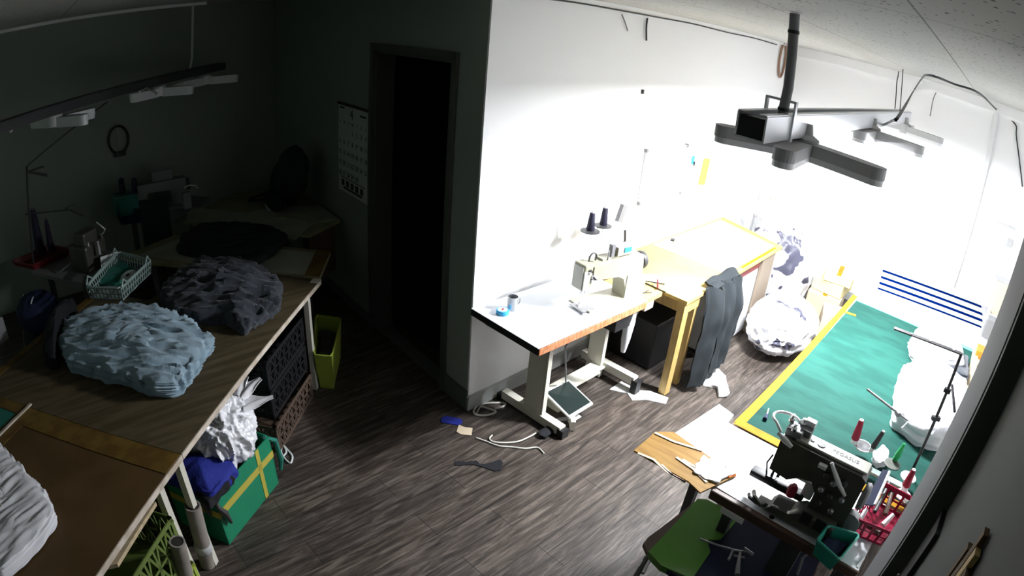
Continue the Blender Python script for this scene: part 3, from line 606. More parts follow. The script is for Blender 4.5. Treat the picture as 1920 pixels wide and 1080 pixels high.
# white table behind it
t = thing('side_table', 'white-covered table beyond the green mat', 'table', (5.4, .15, 0))
obj('tabletop', B().box((5.32, .12, gz-.02), (1.30, 1.20, .04)), 'whitepaper', t)
for x, y in ((4.8, .66), (5.85, .66), (4.8, -.42), (5.85, -.42)): obj('leg', B().box((x, y, .36), (.04, .04, .72)), 'steelw', t)
t = thing('striped_cloth', 'white cloth with four dark blue stripes spread on the white-covered table', 'cloth', (5.4, .12, gz))
obj('cloth_sheet', B().box((5.33, .12, gz+.004), (.95, 1.12, .006)), 'sheet', t)
st = [(1655, 507, 1840, 575), (1652, 519, 1842, 589), (1649, 530, 1842, 601), (1646, 540, 1840, 613)]
o = B()
for i, (x0, y0, x1, y1) in enumerate(st):
    a = at(x0, y0, gz+.0095); c = at(x1, y1, gz+.0095); d = (c-a).normalized(); n = Vector((-d.y, d.x, 0))*(.030 if i < 3 else .020)
    quadslab(o, [a-n, a+n, c+n, c-n], .002)
obj('blue_stripe', o, 'stripe', t)
# white cloth stacks on the mat
mt = gz+.005
tag(obj('cloth_stack', B().pile(ats(mt, (1702, 652), (1712, 632), (1760, 640), (1798, 668), (1800, 700), (1762, 698), (1722, 690), (1704, 672)), mt, .10, 5, amp=.01, freq=9, layers=3, edge=.01), 'whitecloth', None, 70), 'flat pile of white cloth at the far right of the green mat', 'cloth stack', 'white cloth stacks on the green mat')
tag(obj('cloth_stack', B().pile(ats(mt, (1680, 720), (1705, 700), (1760, 715), (1800, 745), (1800, 800), (1760, 850), (1715, 838), (1668, 800)), mt, .16, 11, amp=.034, freq=13, layers=5, edge=.010, dome=.30, ang=.6), 'whitecloth', None, 70), 'taller crumpled stack of white cloth beside the thread stand rods', 'cloth stack', 'white cloth stacks on the green mat')
tag(obj('cloth_stack', B().pile([(3.9, -.12), (4.25, -.1), (4.3, -.33), (3.92, -.36)], mt, .05, 21, amp=.01, layers=2), 'charcoal', None, 70), 'thin grey cloth under the white piles', 'cloth')
# scissors/pliers on the mat corner
p = at(1438, 778, mt+.004); t = thing('thread_snips', 'small dark thread snips on the near corner of the green mat', 'snips', p)
obj('snip_blade', B().tube([p, at(1441, 767, mt+.006)], .005, 6), 'chrome', t); obj('snip_grip', B().tube([p, at(1434, 786, mt+.006)], [.008, .012], 8), 'navy', t)
# far right table & things
t = thing('narrow_table', 'narrow pale table standing past the cutting table by the column', 'table', (4.6, -.6, 0))
obj('tabletop', B().box((4.62, -.67, .70), (1.25, .42, .04)), 'pine', t); obj('leg', B().box((4.06, -.50, .34), (.05, .05, .68)), 'dgrey', t); obj('leg', B().box((5.15, -.50, .34), (.05, .05, .68)), 'dgrey', t)
def onbox(px, py, z, d, m, name, label, cat, rz=0): p = at(px, py, z); return tag(obj(name, B().box(p+Vector((0, 0, d[2]/2)), d, rz=rz, bev=.004), m), label, cat)
onbox(1836, 672, .72, (.16, .10, .08), 'orange', 'orange_tin', 'orange tin on the narrow pale table', 'tin'); onbox(1828, 684, .72, (.12, .08, .03), 'beige', 'small_carton', 'small beige box in front of the orange tin', 'box')
onbox(1848, 640, .72, (.14, .12, .20), 'grey', 'tool_case', 'grey tool case behind the orange tin', 'case'); onbox(1866, 590, .72, (.05, .24, .30), 'beige', 'clipboard', 'tan board leaning at the far end of the narrow table', 'board')
onbox(1810, 700, .72, (.16, .14, .012), 'yellow', 'yellow_card', 'yellow card on the near end of the narrow table', 'card')

# ================================================================== machine table in front (coverstitch)
t = thing('machine_table', 'pale machine table with brown edge in front, carrying the dark coverstitch machine', 'table', (2.1, .3, 0))
mz = .757
poly = [(1.885, .545), (2.105, .885), (2.44, .845), (2.37, .56), (2.37, -.30), (1.87, -.30)]
obj('tabletop', B().prism([(1.885, .56), (2.00, .885), (2.43, .845), (2.405, .745), (2.325, .738), (2.325, -.155), (1.86, -.155)], mz-.03, mz), 'desktop', t)
obj('front_edge', B().box((1.865, .20, mz-.025), (.03, .72, .048), bev=.006), 'brownseat', t)
for x, y in ((1.95, .47), (2.28, .78), (1.95, -.10), (2.28, -.10)): obj('leg', B().box((x, y, .36), (.045, .045, .72)), 'dgrey', t)
obj('white_label', B().box((1.846, .43, mz-.06), (.006, .11, .028)), 'whitepaper', t)
obj('knee_lifter', B().box((1.90, .15, .60), (.05, .10, .24)), 'dgrey', t)
obj('belt_slot', B().lathe([(.012, 0), (.012, .001), (.002, .0012)], at(1447, 970, mz+.0005), 16), 'black', t)
t = thing('tape_covered_board', 'worn orange board wrapped in cracked packing tape at the end of the pale machine table', 'board', (1.9, .75, mz))
bz = mz+.002
obj('board_panel', B().prism(ats(bz, (1188, 847), (1228, 812), (1262, 812), (1380, 893), (1312, 926), (1290, 905)), bz, bz+.008), 'orangewood', t)
o = B()
for q in (((1196, 850), (1225, 862), (1250, 885), (1285, 905)), ((1268, 858), (1300, 880), (1325, 905)), ((1280, 862), (1318, 885), (1330, 898)), ((1228, 812), (1262, 828), (1316, 845)), ((1240, 872), (1262, 893), (1285, 905))):
    o.strip([at(x, y, bz+.009) for x, y in q], .012, .003)
obj('tape_ridge', o, 'beige', t)
tag(obj('fabric_scrap', B().pile(ats(mz+.012, (1318, 855), (1352, 870), (1378, 890), (1345, 905), (1318, 900), (1300, 880)), mz+.012, .006, 4, amp=.006, freq=35, edge=.02), 'whitecloth', None, 60), 'crumpled white scrap on the edge of the tape-covered board', 'scrap')
tag(obj('thread_scrap', B().pile(ats(mz+.002, (1352, 893), (1366, 884), (1380, 893), (1366, 899)), mz+.002, .014, 6, amp=.006, freq=40, na=40, nr=12), 'orange', None, 60), 'small orange tuft beside the white scrap', 'scrap')

# coverstitch machine: local x runs from the needle end (0) to the motor end; built standing on the pale table
a = at(1455, 905, mz); c = at(1600, 1000, mz)
ang = math.atan2(-1, .02); T = Tm((2.0, .385, mz), ang)
def W(x, y, z): return T @ Vector((x, y, z))
t = thing('coverstitch_machine', 'dark olive coverstitch sewing machine with silver top plate on the pale table', 'sewing machine', (2.0, .2, mz))
o = B(); o.box((.21, .0, .012), (.40, .17, .024), T, bev=.004); obj('base_plate', o, 'dmach', t)
o = B(); o.box((.0, -.01, .085), (.15, .05, .03), T, bev=.006); o.box((.10, -.01, .085), (.16, .045, .035), T, bev=.006); obj('cylinder_bed', o, 'black', t, True)
o = B(); o.prism([(.06, .02), (.36, .02), (.36, .085), (.20, .085), (.16, .055), (.08, .05)], -.115, -.02, T, axis='y'); obj('lower_casing', o, 'casing_olive', t)
obj('front_lever', B().tube([W(-.02, -.06, .03), W(.0, -.105, .045), W(.04, -.12, .035), W(.05, -.10, .028)], .010), 'casing_olive', t, True)
prof = [(.0, .165), (.085, .155), (.13, .19), (.185, .20), (.215, .16), (.215, .02), (.385, .02), (.385, .31), (.36, .325), (.0, .325)]
o = B(); o.prism(prof, -.055, .05, T, axis='y'); ar = obj('arm', o, 'dmach', t)
o = B(); o.box((.215, .0, .331), (.32, .075, .012), T, bev=.003); tp = obj('top_plate', o, 'mplate', t)
bt = B(); bt.text('PEGASUS', .030, T @ Matrix.Translation((.265, .0, .3375)) @ Matrix.Rotation(0, 4, 'Z')); obj('lettering', bt, 'dgrey', tp)
obj('oil_window', B().lathe([(.018, .3375), (.018, .340), (.004, .3405)], (0, 0, 0), 18, T @ Matrix.Translation((.155, .0, 0))), 'black', tp)
obj('oil_window', B().lathe([(.010, .3375), (.010, .340), (.003, .3405)], (0, 0, 0), 18, T @ Matrix.Translation((.115, .0, 0))), 'grey', tp)
o = B(); o.box((.035, 0, .345), (.07, .07, .035), T, bev=.006); o.box((.075, .02, .352), (.045, .05, .03), T); obj('thread_head', o, 'grey', t)
for x, y in ((.0, .02), (.03, -.03), (.05, .03)): obj('tension_knob', B().lathe([(.012, .36), (.013, .372), (.006, .376), (.010, .39), (.003, .392)], (0, 0, 0), 12, T @ Matrix.Translation((x, y, 0))), 'chrome', t, True)
obj('solenoid_box', B().box((.075, .045, .375), (.045, .03, .028), T, bev=.003), 'white', t)
o = B(); pts = [W(.045, .045, .375)]+[W(-.015+.06*math.cos(q), .005+.05*math.sin(q), .365) for q in [PI*k/9 for k in range(2, 13)]]+[W(-.01, -.05, .34)]; o.tube(pts, .006, 8); obj('air_hose', o, 'white', t, True)
obj('hose_lever', B().tube([W(-.02, -.055, .335), W(.02, -.065, .325), W(.055, -.07, .315)], [.008, .013, .008], 10), 'white', t, True)
o = B(); o.tube([W(.015, -.01, .17), W(.015, -.01, .10)], .006); o.tube([W(.04, -.01, .17), W(.04, -.01, .115)], .007); o.box((.015, -.012, .103), (.04, .03, .008), T); o.tube([W(-.012, -.02, .21), W(-.022, -.03, .17), W(-.01, -.03, .13), W(-.005, -.02, .10)], .004); obj('needle_bar', o, 'black', t)
obj('throat_cover', B().box((.185, .0, .13), (.05, .05, .08), T, bev=.006).box((.15, .0, .165), (.09, .05, .012), T, bev=.003), 'white', t)
obj('red_oil_sight', B().lathe([(.020, 0), (.022, .04), (.012, .055)], W(.125, -.04, .085), 14), 'thread_red', t, True)
rnd = random.Random(4)
for k, (x, z) in enumerate(((.23, .27), (.27, .25), (.31, .27), (.235, .20), (.28, .19), (.33, .20), (.25, .14), (.31, .13))):
    obj('adjuster_knob', B().lathe([(.006, 0), (.013, .006), (.013, .018), (.007, .024)], (0, 0, 0), 10, T @ Tm((x, -.055, z), 0, PI/2)), 'steel' if k % 2 else 'dgrey', t, True)
o = B(); o.box((.20, -.07, .30), (.035, .02, .014), T); obj('white_clip', o, 'white', t)
obj('looper_lever', B().tube([W(.225, -.06, .325), W(.285, -.075, .27), W(.335, -.085, .235)], [.007, .011, .006], 8), 'white', t, True)
o = B(); o.lathe([(.02, 0), (.055, .003), (.058, .02), (.05, .03), (.02, .034)], (0, 0, 0), 24, T @ Tm((.39, -.01, .22), 0, 0, PI/2)); obj('handwheel', o, 'grey', t, True)
o = B(); o.lathe([(.045, 0), (.05, .01), (.05, .045), (.02, .05)], (0, 0, 0), 24, T @ Tm((.40, .03, .07), 0, PI/2)); obj('motor_cap', o, 'grey', t, True)
for x, z in ((.235, .02), (.30, .02)): obj('looper_cover', B().box((x, -.112, .075), (.05, .006, .06), T, bev=.002), 'black', t)
obj('fabric_guide', B().tube([W(-.03, -.09, .03), W(-.02, -.11, .035), W(.02, -.115, .03), (W(.05, -.09, .03))], .008), 'dgrey', t)
# thread stand with discs, poles and rods
t = thing('thread_stand', 'tall thread stand with steel rods rising behind the coverstitch machine', 'thread stand', (2.5, -.05, mz))
pb = at(1712, 880, .80); top = onp(1803, 665, 0, pb.x+.02)
A1 = Vector((pb.x, pb.y, mz)); r = ray(1803, 662); dd = math.hypot(A1.x, A1.y)/math.hypot(r.x, r.y); A2 = Vector((r.x*dd, r.y*dd, CAMZ+r.z*dd))
obj('pole', B().tube([A1, A2], .008, 8), 'black', t, True)
zt = A2.z; e = at(1677, 614, zt)
o = B(); d = (e-A2).normalized(); n = Vector((-d.y, d.x, 0)); quadslab(o, [A2-n*.014, A2+n*.014, e+n*.014, e-n*.014], .006); gb = obj('guide_bar', o, 'dgrey', t)
for f in (.12, .48, .75): obj('guide_eye', B().lathe([(.006, 0), (.006, .002), (.001, .0022)], A2+(e-A2)*f+Vector((0, 0, .0005)), 10), 'white', gb)
mid = A1.lerp(A2, .42); e2 = at(1626, 730, mid.z); obj('lower_rod', B().tube([e2, at(1703, 790, mid.z)], .006, 6).tube([at(1703, 790, mid.z), at(1690, 803, mid.z)], .004, 6), 'steel', t)
obj('rod_joint', B().box(at(1683, 775, mid.z), (.03, .02, .02), rz=.7), 'grey', t)
m2 = A1.lerp(A2, .72); obj('pole_clamp', B().box(m2, (.02, .035, .02)), 'black', t); obj('pole_clamp', B().box(A1.lerp(A2, .5), (.02, .045, .02), rz=.5), 'black', t)
obj('side_rod', B().tube([at(1785, 722, m2.z), at(1790, 772, m2.z-.05)], .008, 6), 'black', t)
o = B(); o.box((2.45, .05, .80), (.04, .46, .012)); o.box((2.45, -.14, .78), (.03, .03, .05)); o.box((2.45, .22, .78), (.03, .03, .05)); obj('spool_rail', o, 'seagrey', t)
def onstand(px, py, z): return at(px, py, z)
for (px, py, r, mm) in ((1617, 838, .047, 'black'), (1672, 872, .045, 'casing'), (1692, 930, .043, 'whitepaper'), (1702, 896, .043, 'whitepaper')):
    p = at(px, py, .815); obj('spool_disc', B().lathe([(.008, 0), (r-.002, .001), (r, .008), (r-.006, .009), (.01, .003)], p, 28), mm, t, True)
    if mm == 'black': obj('disc_rim', B().tube([p+Vector((r*math.cos(q), r*math.sin(q), .006)) for q in [2*PI*k/28 for k in range(28)]], .004, 6, closed=True), 'white', t, True)
def cone2(px, py, px2, py2, m, label, r0, r1, core='white'):
    p = at(px, py, .826); r = ray(px2, py2); dd = math.hypot(p.x, p.y)/math.hypot(r.x, r.y)*1.0; q = Vector((r.x*dd, r.y*dd, CAMZ+r.z*dd)); h = (q-p).length
    z = (q-p).normalized(); x = z.orthogonal().normalized(); T = basis(p, x, z.cross(x), z)
    t = thing('thread_cone', label, 'thread cone', p, 'thread cones on the tall thread stand')
    obj('thread_winding', B().lathe([(r0*.8, .02), (r0, .026), (r1*1.1, h-.012), (r1*.9, h-.004)], (0, 0, 0), 20, T), m, t, True)
    obj('cone_core', B().lathe([(r0*.85, 0), (r0*.8, .02)], (0, 0, 0), 18, T), core, t, True); obj('cone_tip', B().lathe([(r1*.8, h-.006), (r1*.8, h), (r1*.4, h), (r1*.4, h-.006)], (0, 0, 0), 14, T), core, t, True)
cone2(1601, 830, 1616, 787, 'thread_red', 'crimson thread cone on the dark white-rimmed disc of the tall stand', .022, .013)
cone2(1633, 845, 1657, 808, 'thread_dark', 'dark grey cone with a white top between the machine and the green cone', .016, .010)
cone2(1678, 862, 1696, 832, 'thread_green', 'bright green thread cone on the tall stand', .017, .007, 'thread_green')
cone2(1695, 918, 1714, 880, 'thread_red', 'crimson thread cone on the white disc nearest the wall column', .021, .012)
tag(obj('cotton_waste', B().pile(ats(mz+.006, (1632, 862), (1650, 842), (1662, 855), (1660, 875), (1640, 880)), mz+.006, .04, 9, amp=.01, freq=30, na=48, nr=16), 'whitecloth', None, 60), 'white crumpled cloth behind the dark grey cone', 'cloth')
# red basket with tools
def basket(name, label, cat, quad, z0, h, m, rim, taper=.86, slots=True, floor_m=None, group=None):
    c = sum(quad, Vector())/4; c0 = Vector((c.x, c.y, z0)); t = thing(name, label, cat, c0, group)
    top = [Vector((p.x, p.y, z0+h)) for p in quad]; bot = [Vector((c.x+(p.x-c.x)*taper, c.y+(p.y-c.y)*taper, z0)) for p in quad]
    th = .004; o = B()
    for i in range(4):
        a, b_, cc, d = bot[i], bot[(i+1) % 4], top[(i+1) % 4], top[i]; inn = (c0-(a+b_)/2); inn.z = 0; inn = inn.normalized()*th
        def P(u, v): return a.lerp(b_, u).lerp(d.lerp(cc, u), v)
        def bar(u0, v0, u1, v1):
            vs = [P(u0, v0), P(u1, v0), P(u1, v1), P(u0, v1)]; w = [o.bm.verts.new(x) for x in vs]+[o.bm.verts.new(x+inn) for x in vs]
            for f in ((0, 1, 2, 3), (7, 6, 5, 4), (0, 4, 5, 1), (1, 5, 6, 2), (2, 6, 7, 3), (3, 7, 4, 0)): o.bm.faces.new([w[k] for k in f])
        if not slots: bar(0, 0, 1, 1); continue
        L = (b_-a).length; n = max(4, int(L/.03))
        bar(0, 0, 1, .12); bar(0, .85, 1, 1); bar(0, .46, 1, .54)
        for k in range(n+1):
            u = k/n; w_ = .16/n; bar(max(0, u-w_), .12, min(1, u+w_), .85)
    obj('basket_wall', o, m, t)
    f = B(); vs = [f.bm.verts.new(p) for p in bot]+[f.bm.verts.new(p+Vector((0, 0, .004))) for p in bot]
    for q in ((3, 2, 1, 0), (4, 5, 6, 7), (0, 1, 5, 4), (1, 2, 6, 5), (2, 3, 7, 6), (3, 0, 4, 7)): f.bm.faces.new([vs[k] for k in q])
    obj('basket_bottom', f, floor_m or m, t)
    pts = []
    for i in range(4):
        a, b_ = top[i], top[(i+1) % 4]; pts += [a.lerp(b_, k/6+.08) for k in range(6)]
    obj('rim', B().tube(pts, .006, 6, closed=True), rim, t, True); return t
bq = [at(1592, 968, mz+.10), at(1655, 905, mz+.10), at(1712, 935, mz+.10), at(1672, 1000, mz+.10)]
basket('red_basket', 'crimson plastic basket full of tools beside the coverstitch machine', 'basket', bq, mz+.003, .10, 'red', 'red', .85)
bc = sum(bq, Vector())/4; bc.z = mz+.01
for k, (x0, y0, x1, y1, r_, m_, lb) in enumerate(((1640, 960, 1668, 905, .010, 'dgrey', 'dark screwdriver handle in the red basket'), (1600, 962, 1612, 985, .016, 'dgrey', 'dark grey bobbin case in the red basket'), (1690, 935, 1700, 950, .012, 'brownseat', 'small brown handle at the far side of the red basket'), (1628, 985, 1650, 1000, .014, 'brownseat', 'brown bobbin at the near side of the red basket'))):
    tag(obj('basket_tool', B().tube([at(x0, y0, mz+.05), at(x1, y1, mz+.07)], [r_, r_*.8], 10), m_, None, True), lb, 'tool')
t = thing('notebook', 'dark blue notebook with white edge standing in the red basket', 'notebook', bc+Vector((.02, .03, 0)))
o = B(); quadslab(o, [at(1618, 945, .90), at(1640, 948, .90), at(1668, 882, .93), at(1655, 880, .93)], .004); obj('cover', o, 'seatblue', t); obj('page_edge', B().tube([at(1640, 946, .91), at(1668, 884, .935)], .006, 4), 'whitepaper', t)
for i, (a_, b__, r_, m_, lb) in enumerate((((1612, 975), (1625, 955), .012, 'white', 'small white bottle with dark cap in the red basket'), ((1660, 965), (1672, 925), .012, 'brownseat', 'brown wooden handle in the red basket'), ((1655, 985), (1675, 965), .014, 'whitepaper', 'white spray nozzle lying at the right of the red basket'))):
    tag(obj('basket_tool', B().tube([at(a_[0], a_[1], mz+.07), at(b__[0], b__[1], mz+.10)], [r_, r_*.7], 10), m_, None, True), lb, 'tool')
zt_ = mz+.085
q = [at(1532, 1012, zt_), at(1553, 985, zt_), at(1612, 1003, zt_), at(1574, 1050, zt_)]
basket('teal_basket', 'small teal plastic basket at the front corner of the pale machine table', 'basket', q, mz+.002, .083, 'teal', 'teal', .82, False, 'tealdark')
tag(obj('dark_rag', B().pile([(p.x*.68+(sum(v.x for v in q)/4)*.32, p.y*.68+(sum(v.y for v in q)/4)*.32) for p in q], mz+.007, .045, 14, amp=.01, freq=25, na=48, nr=16), 'navy', None, 60), 'dark rag lying in the small teal basket', 'rag')
tag(obj('snap_clip', B().tube([at(1607, 1064, mz), at(1618, 1045, mz+.01)], [.006, .010], 8), 'whitepaper', None, True), 'tiny white and violet clip on the table corner below the red basket', 'clip')

# chair with green and navy seat
t = thing('work_chair', 'low chair with a split green and navy vinyl seat in front of the machine table', 'chair', (1.75, .45, 0))
cz0 = .47
gpoly = ats(cz0+.03, (1216, 1034), (1308, 935), (1325, 936), (1388, 968), (1352, 1010), (1326, 1012), (1332, 1035), (1298, 1085), (1240, 1060))
obj('seat_board', B().prism(ats(cz0-.02, (1205, 1022), (1215, 1010), (1300, 945), (1330, 950), (1540, 1040), (1480, 1200), (1215, 1045)), cz0-.03, cz0-.008), 'brownseat', t)
obj('green_cushion', B().prism(gpoly, cz0-.008, cz0+.03), 'seatgreen', t)
obj('navy_cushion', B().prism(ats(cz0+.022, (1310, 945), (1400, 965), (1540, 1040), (1480, 1180), (1300, 1100), (1240, 1060)), cz0-.008, cz0+.022), 'seatblue', t)
o = B(); cc = at(1400, 1060, .3); o.tube([(1.72, .38, .05), (1.72, .38, cz0-.03)], .03, 12); obj('seat_column', o, 'dgrey', t)
for k in range(5):
    a = k*2*PI/5+.9; lg = obj('leg', B().tube([(1.72, .38, .09), (1.72+.27*math.cos(a), .38+.27*math.sin(a), .06)], [.02, .014], 8), 'dgrey', t)
    obj('caster', B().lathe([(.012, -.012), (.026, -.01), (.026, .01), (.012, .012)], (1.72+.27*math.cos(a), .38+.27*math.sin(a), .028), 14, None, 'y'), 'black', lg, True)
t = thing('metal_fitting', 'steel clamp fitting with a thin rod lying on the navy half of the seat', 'clamp', at(1380, 1030, cz0+.03))
zf = cz0+.045
obj('fitting_rod', B().tube([at(1312, 1010, zf), at(1345, 1022, zf), at(1378, 1032, zf), at(1410, 1036, zf)], .005, 8), 'steel', t)
obj('clamp_body', B().tube([at(1375, 1030, zf), at(1366, 1050, zf)], .006).tube([at(1388, 1035, zf), at(1384, 1060, zf), at(1382, 1078, zf)], [.006, .01, .012]).tube([at(1376, 1042, zf), at(1396, 1046, zf)], .005).tube([at(1395, 1028, zf), at(1412, 1040, zf)], .008), 'steel', t)
t = thing('buckle', 'white and black metal buckle piece under the near corner of the green seat', 'buckle', at(1215, 1065, .3))
zf = .36
obj('buckle_frame', B().tube([at(1205, 1075, zf), at(1218, 1050, zf), at(1238, 1060, zf)], .009, 6).tube([at(1200, 1062, zf), at(1206, 1052, zf)], .006), 'whitepaper', t); obj('buckle_strap', B().tube([at(1190, 1085, zf), at(1213, 1045, zf)], .012, 6), 'black', t)
tag(obj('power_cable', B().tube([at(1525, 1030, .60), at(1505, 1045, .55), at(1495, 1075, .5), at(1490, 1100, .4)], .008, 6), 'grey', None, True), 'dark cable hanging under the small teal basket', 'cable')

# column fittings on the right
t = thing('electrical_box', 'dark electrical box with a thin light edge on the wall column', 'panel', (1.2, -.2, 1.5))
pA = onp(1741, 970, 0, 1.262); pB = onp(1699, 1077, 0, 1.262)
obj('panel_box', B().box((1.20, -.215, 1.33), (.10, .012, .5)), 'black', t)
obj('light_edge', B().tube([Vector((1.15, -.19, pA.z-.1)), Vector((1.15, -.19, .9))], .003, 6), 'grey', t)
p1 = onp(1874, 955, 1, -.216)
t = thing('wooden_strips', 'bundle of amber wooden strips hanging on the grey side wall', 'wood strips', (p1.x, -.216, p1.z-.5))
for k, (dx, l, m_) in enumerate(((0, .36, 'boardbrown'), (-.028, .30, 'ochreleg'), (-.056, .33, 'boardbrown'), (.024, .40, 'boardbrown'))):
    obj('strip', B().box((p1.x+dx-.02, -.214, p1.z-.02*k-l/2-.03), (.020, .010, l), ry=.02*k), m_, t)

# ================================================================== unlit side: the diagonal tables
TU = Vector((.756, .655, 0)); TV = Vector((-.655, .756, 0)); TC = Vector((1.585, 3.19, 0))
def F(u, v, z=0): p = TC-TU*u+TV*v; return Vector((p.x, p.y, z))      # u back along the front edge from the far corner, v away from the aisle
def slab(b, u0, u1, v0, v1, z0, z1): return b.prism([tuple(F(u, v)[:2]) for u, v in ((u0, v0), (u1, v0), (u1, v1), (u0, v1))], z0, z1)
LZ = .76
def ltable(label, u0, u1, v0, v1, top, legs, z=LZ, edge=True, name='cutting_table'):
    t = thing(name, label, 'table', F((u0+u1)/2, (v0+v1)/2), 'tables of the unlit side')
    obj('tabletop', slab(B(), u0, u1, v0, v1, z-.025, z), top, t)
    if edge: obj('front_edge', slab(B(), u0, u1, v0-.006, v0-.0005, z-.03, z-.001), 'edge', t)
    for u, v in legs:
        p = F(u, v); obj('leg', B().box((p.x, p.y, (z-.026)/2), (.035, .035, z-.026), rz=math.atan2(TU.y, TU.x)), 'steelw', t)
    return t
ua, ub = 1.745, 3.3
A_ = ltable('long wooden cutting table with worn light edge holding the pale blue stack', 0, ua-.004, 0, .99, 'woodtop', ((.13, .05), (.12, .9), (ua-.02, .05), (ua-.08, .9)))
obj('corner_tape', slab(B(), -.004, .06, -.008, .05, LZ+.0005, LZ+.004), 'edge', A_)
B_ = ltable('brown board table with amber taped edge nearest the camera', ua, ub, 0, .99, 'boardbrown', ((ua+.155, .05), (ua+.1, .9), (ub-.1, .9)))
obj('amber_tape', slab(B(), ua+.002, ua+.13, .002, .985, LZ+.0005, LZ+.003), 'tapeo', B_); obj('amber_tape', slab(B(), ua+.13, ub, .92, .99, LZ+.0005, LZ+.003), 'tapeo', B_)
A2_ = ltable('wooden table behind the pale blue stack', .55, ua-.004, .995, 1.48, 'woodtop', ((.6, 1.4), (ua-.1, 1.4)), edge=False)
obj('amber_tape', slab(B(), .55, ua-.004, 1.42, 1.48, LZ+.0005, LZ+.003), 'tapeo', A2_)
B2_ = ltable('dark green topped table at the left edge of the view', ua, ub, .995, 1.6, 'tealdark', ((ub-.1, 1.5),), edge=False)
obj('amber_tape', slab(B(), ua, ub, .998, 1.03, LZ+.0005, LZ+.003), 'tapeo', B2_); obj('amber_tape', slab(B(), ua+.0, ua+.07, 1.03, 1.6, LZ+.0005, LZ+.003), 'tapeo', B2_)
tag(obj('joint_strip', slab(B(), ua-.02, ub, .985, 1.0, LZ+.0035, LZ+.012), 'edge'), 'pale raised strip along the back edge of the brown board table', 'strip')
# table further back, with papers
t = thing('paper_table', 'table covered in pattern paper behind the long wooden table', 'table', (1.3, 3.9, 0), 'tables of the unlit side')
pc = [(1.60, 3.23), (1.875, 3.58), (.98, 4.66), (.50, 4.50), (.62, 4.28)]
obj('tabletop', B().prism(pc, .73, .755), 'kraft', t)
obj('pattern_paper', B().prism([(1.56, 3.30), (1.80, 3.58), (1.0, 4.55), (.62, 4.42), (1.2, 3.66)], .7555, .7575), 'paper', t)
obj('amber_tape', B().prism([(1.605, 3.235), (1.872, 3.575), (1.80, 3.66), (1.535, 3.32)], .7576, .7595), 'tapeo', t)
for x, y in ((1.40, 3.60), (1.52, 3.85), (.95, 4.5), (.72, 4.40)): obj('leg', B().box((x, y, .364), (.04, .04, .728)), 'dgrey', t)
t = thing('corner_table', 'table in the back corner covered with kraft paper and pattern sheets', 'table', (1.7, 4.6, 0), 'tables of the unlit side')
obj('tabletop', B().prism([(2.27, 4.14), (1.90, 3.98), (1.36, 4.60), (1.15, 4.97), (1.68, 5.42), (2.36, 5.3)], .725, .755), 'kraft', t)
obj('side_panel', B().prism([(2.24, 4.19), (1.93, 4.05), (1.94, 4.07), (2.24, 4.22)], .30, .724), 'brownseat', t)
obj('pattern_sheet', B().prism(ats(.758, (352, 388), (458, 398), (430, 420), (350, 415)), .7555, .7585), 'paper', t)
obj('kraft_sheet', B().prism(ats(.76, (455, 400), (520, 388), (600, 385), (636, 411), (585, 418), (552, 450), (480, 432), (430, 422)), .7555, .7600), 'paper', t)
obj('kraft_roll_edge', B().tube(ats3(.765, (470, 405), (540, 410), (580, 418)), .006) if 'ats3' in globals() else B().tube([at(470, 405, .765), at(540, 410, .765), at(580, 418, .765)], .006), 'kraft', t)
for x, y in ((1.95, 4.15), (2.22, 5.2), (1.3, 4.95)): obj('leg', B().box((x, y, .362), (.04, .04, .724)), 'dgrey', t)

# cloth piles
st_ = LZ+.001
tag(obj('shirt_stack', B().pile(ats(st_+.03, (118, 655), (128, 615), (180, 592), (235, 582), (300, 592), (352, 612), (398, 648), (372, 690), (335, 735), (292, 738), (250, 722), (190, 705), (135, 690)), st_, .125, 3, nr=76, na=260, amp=.050, freq=24, aspect=4.5, ang=-.55, layers=8, edge=.008, dome=.38, power=2.0), 'paleblue', None, 80), 'tall stack of crumpled pale blue shirts on the long wooden table', 'cloth stack')
tag(obj('shirt_bundle', B().pile(ats(st_+.15, (185, 610), (215, 592), (262, 600), (292, 622), (275, 645), (240, 640), (200, 628)), st_+.09, .06, 8, nr=30, na=110, amp=.012, freq=22, aspect=3, ang=.2, layers=4, edge=.005, dome=.3), 'paleblue', None, 80), 'small rolled pale blue bundle on top of the shirt stack', 'bundle')
tag(obj('dark_clothes', B().pile(ats(st_+.03, (300, 560), (335, 520), (375, 495), (440, 492), (490, 510), (525, 545), (522, 575), (490, 600), (455, 620), (420, 600), (380, 600), (330, 590)), st_, .13, 13, nr=64, na=220, amp=.065, freq=20, aspect=3.5, ang=-.5, dome=.55, power=1.6, edge=.01), 'charcoal', None, 80), 'crumpled dark grey clothes near the far corner of the long wooden table', 'clothes')
tag(obj('dark_clothes', B().pile(ats(.745, (332, 480), (345, 450), (385, 432), (450, 430), (510, 438), (540, 455), (520, 480), (480, 505), (420, 500), (370, 490)), .762, .09, 17, nr=40, na=140, amp=.022, freq=11, dome=.5, power=1.8, edge=.01), 'blackcloth', None, 80), 'flattened pile of near-black clothes on the paper-covered table', 'clothes')
tag(obj('white_cloth', B().pile(ats(st_+.02, (-80, 830), (2, 838), (30, 870), (62, 905), (90, 935), (108, 975), (85, 1010), (50, 1050), (10, 1085), (-80, 1100)), st_+.004, .075, 27, nr=50, na=160, amp=.022, freq=26, aspect=5, ang=.5, layers=5, edge=.005, dome=.25), 'whitecloth', None, 80), 'layered white cloth lying on the brown board table nearest the camera', 'cloth stack')
tag(obj('black_garment', B().pile(ats(st_+.02, (85, 685), (88, 640), (105, 605), (125, 585), (142, 575), (148, 590), (130, 610), (114, 640), (108, 690)), st_, .16, 31, nr=30, na=90, amp=.02, freq=8, dome=.5, power=2), 'blackcloth', None, 80), 'black garment slumped left of the pale blue stack', 'garment')
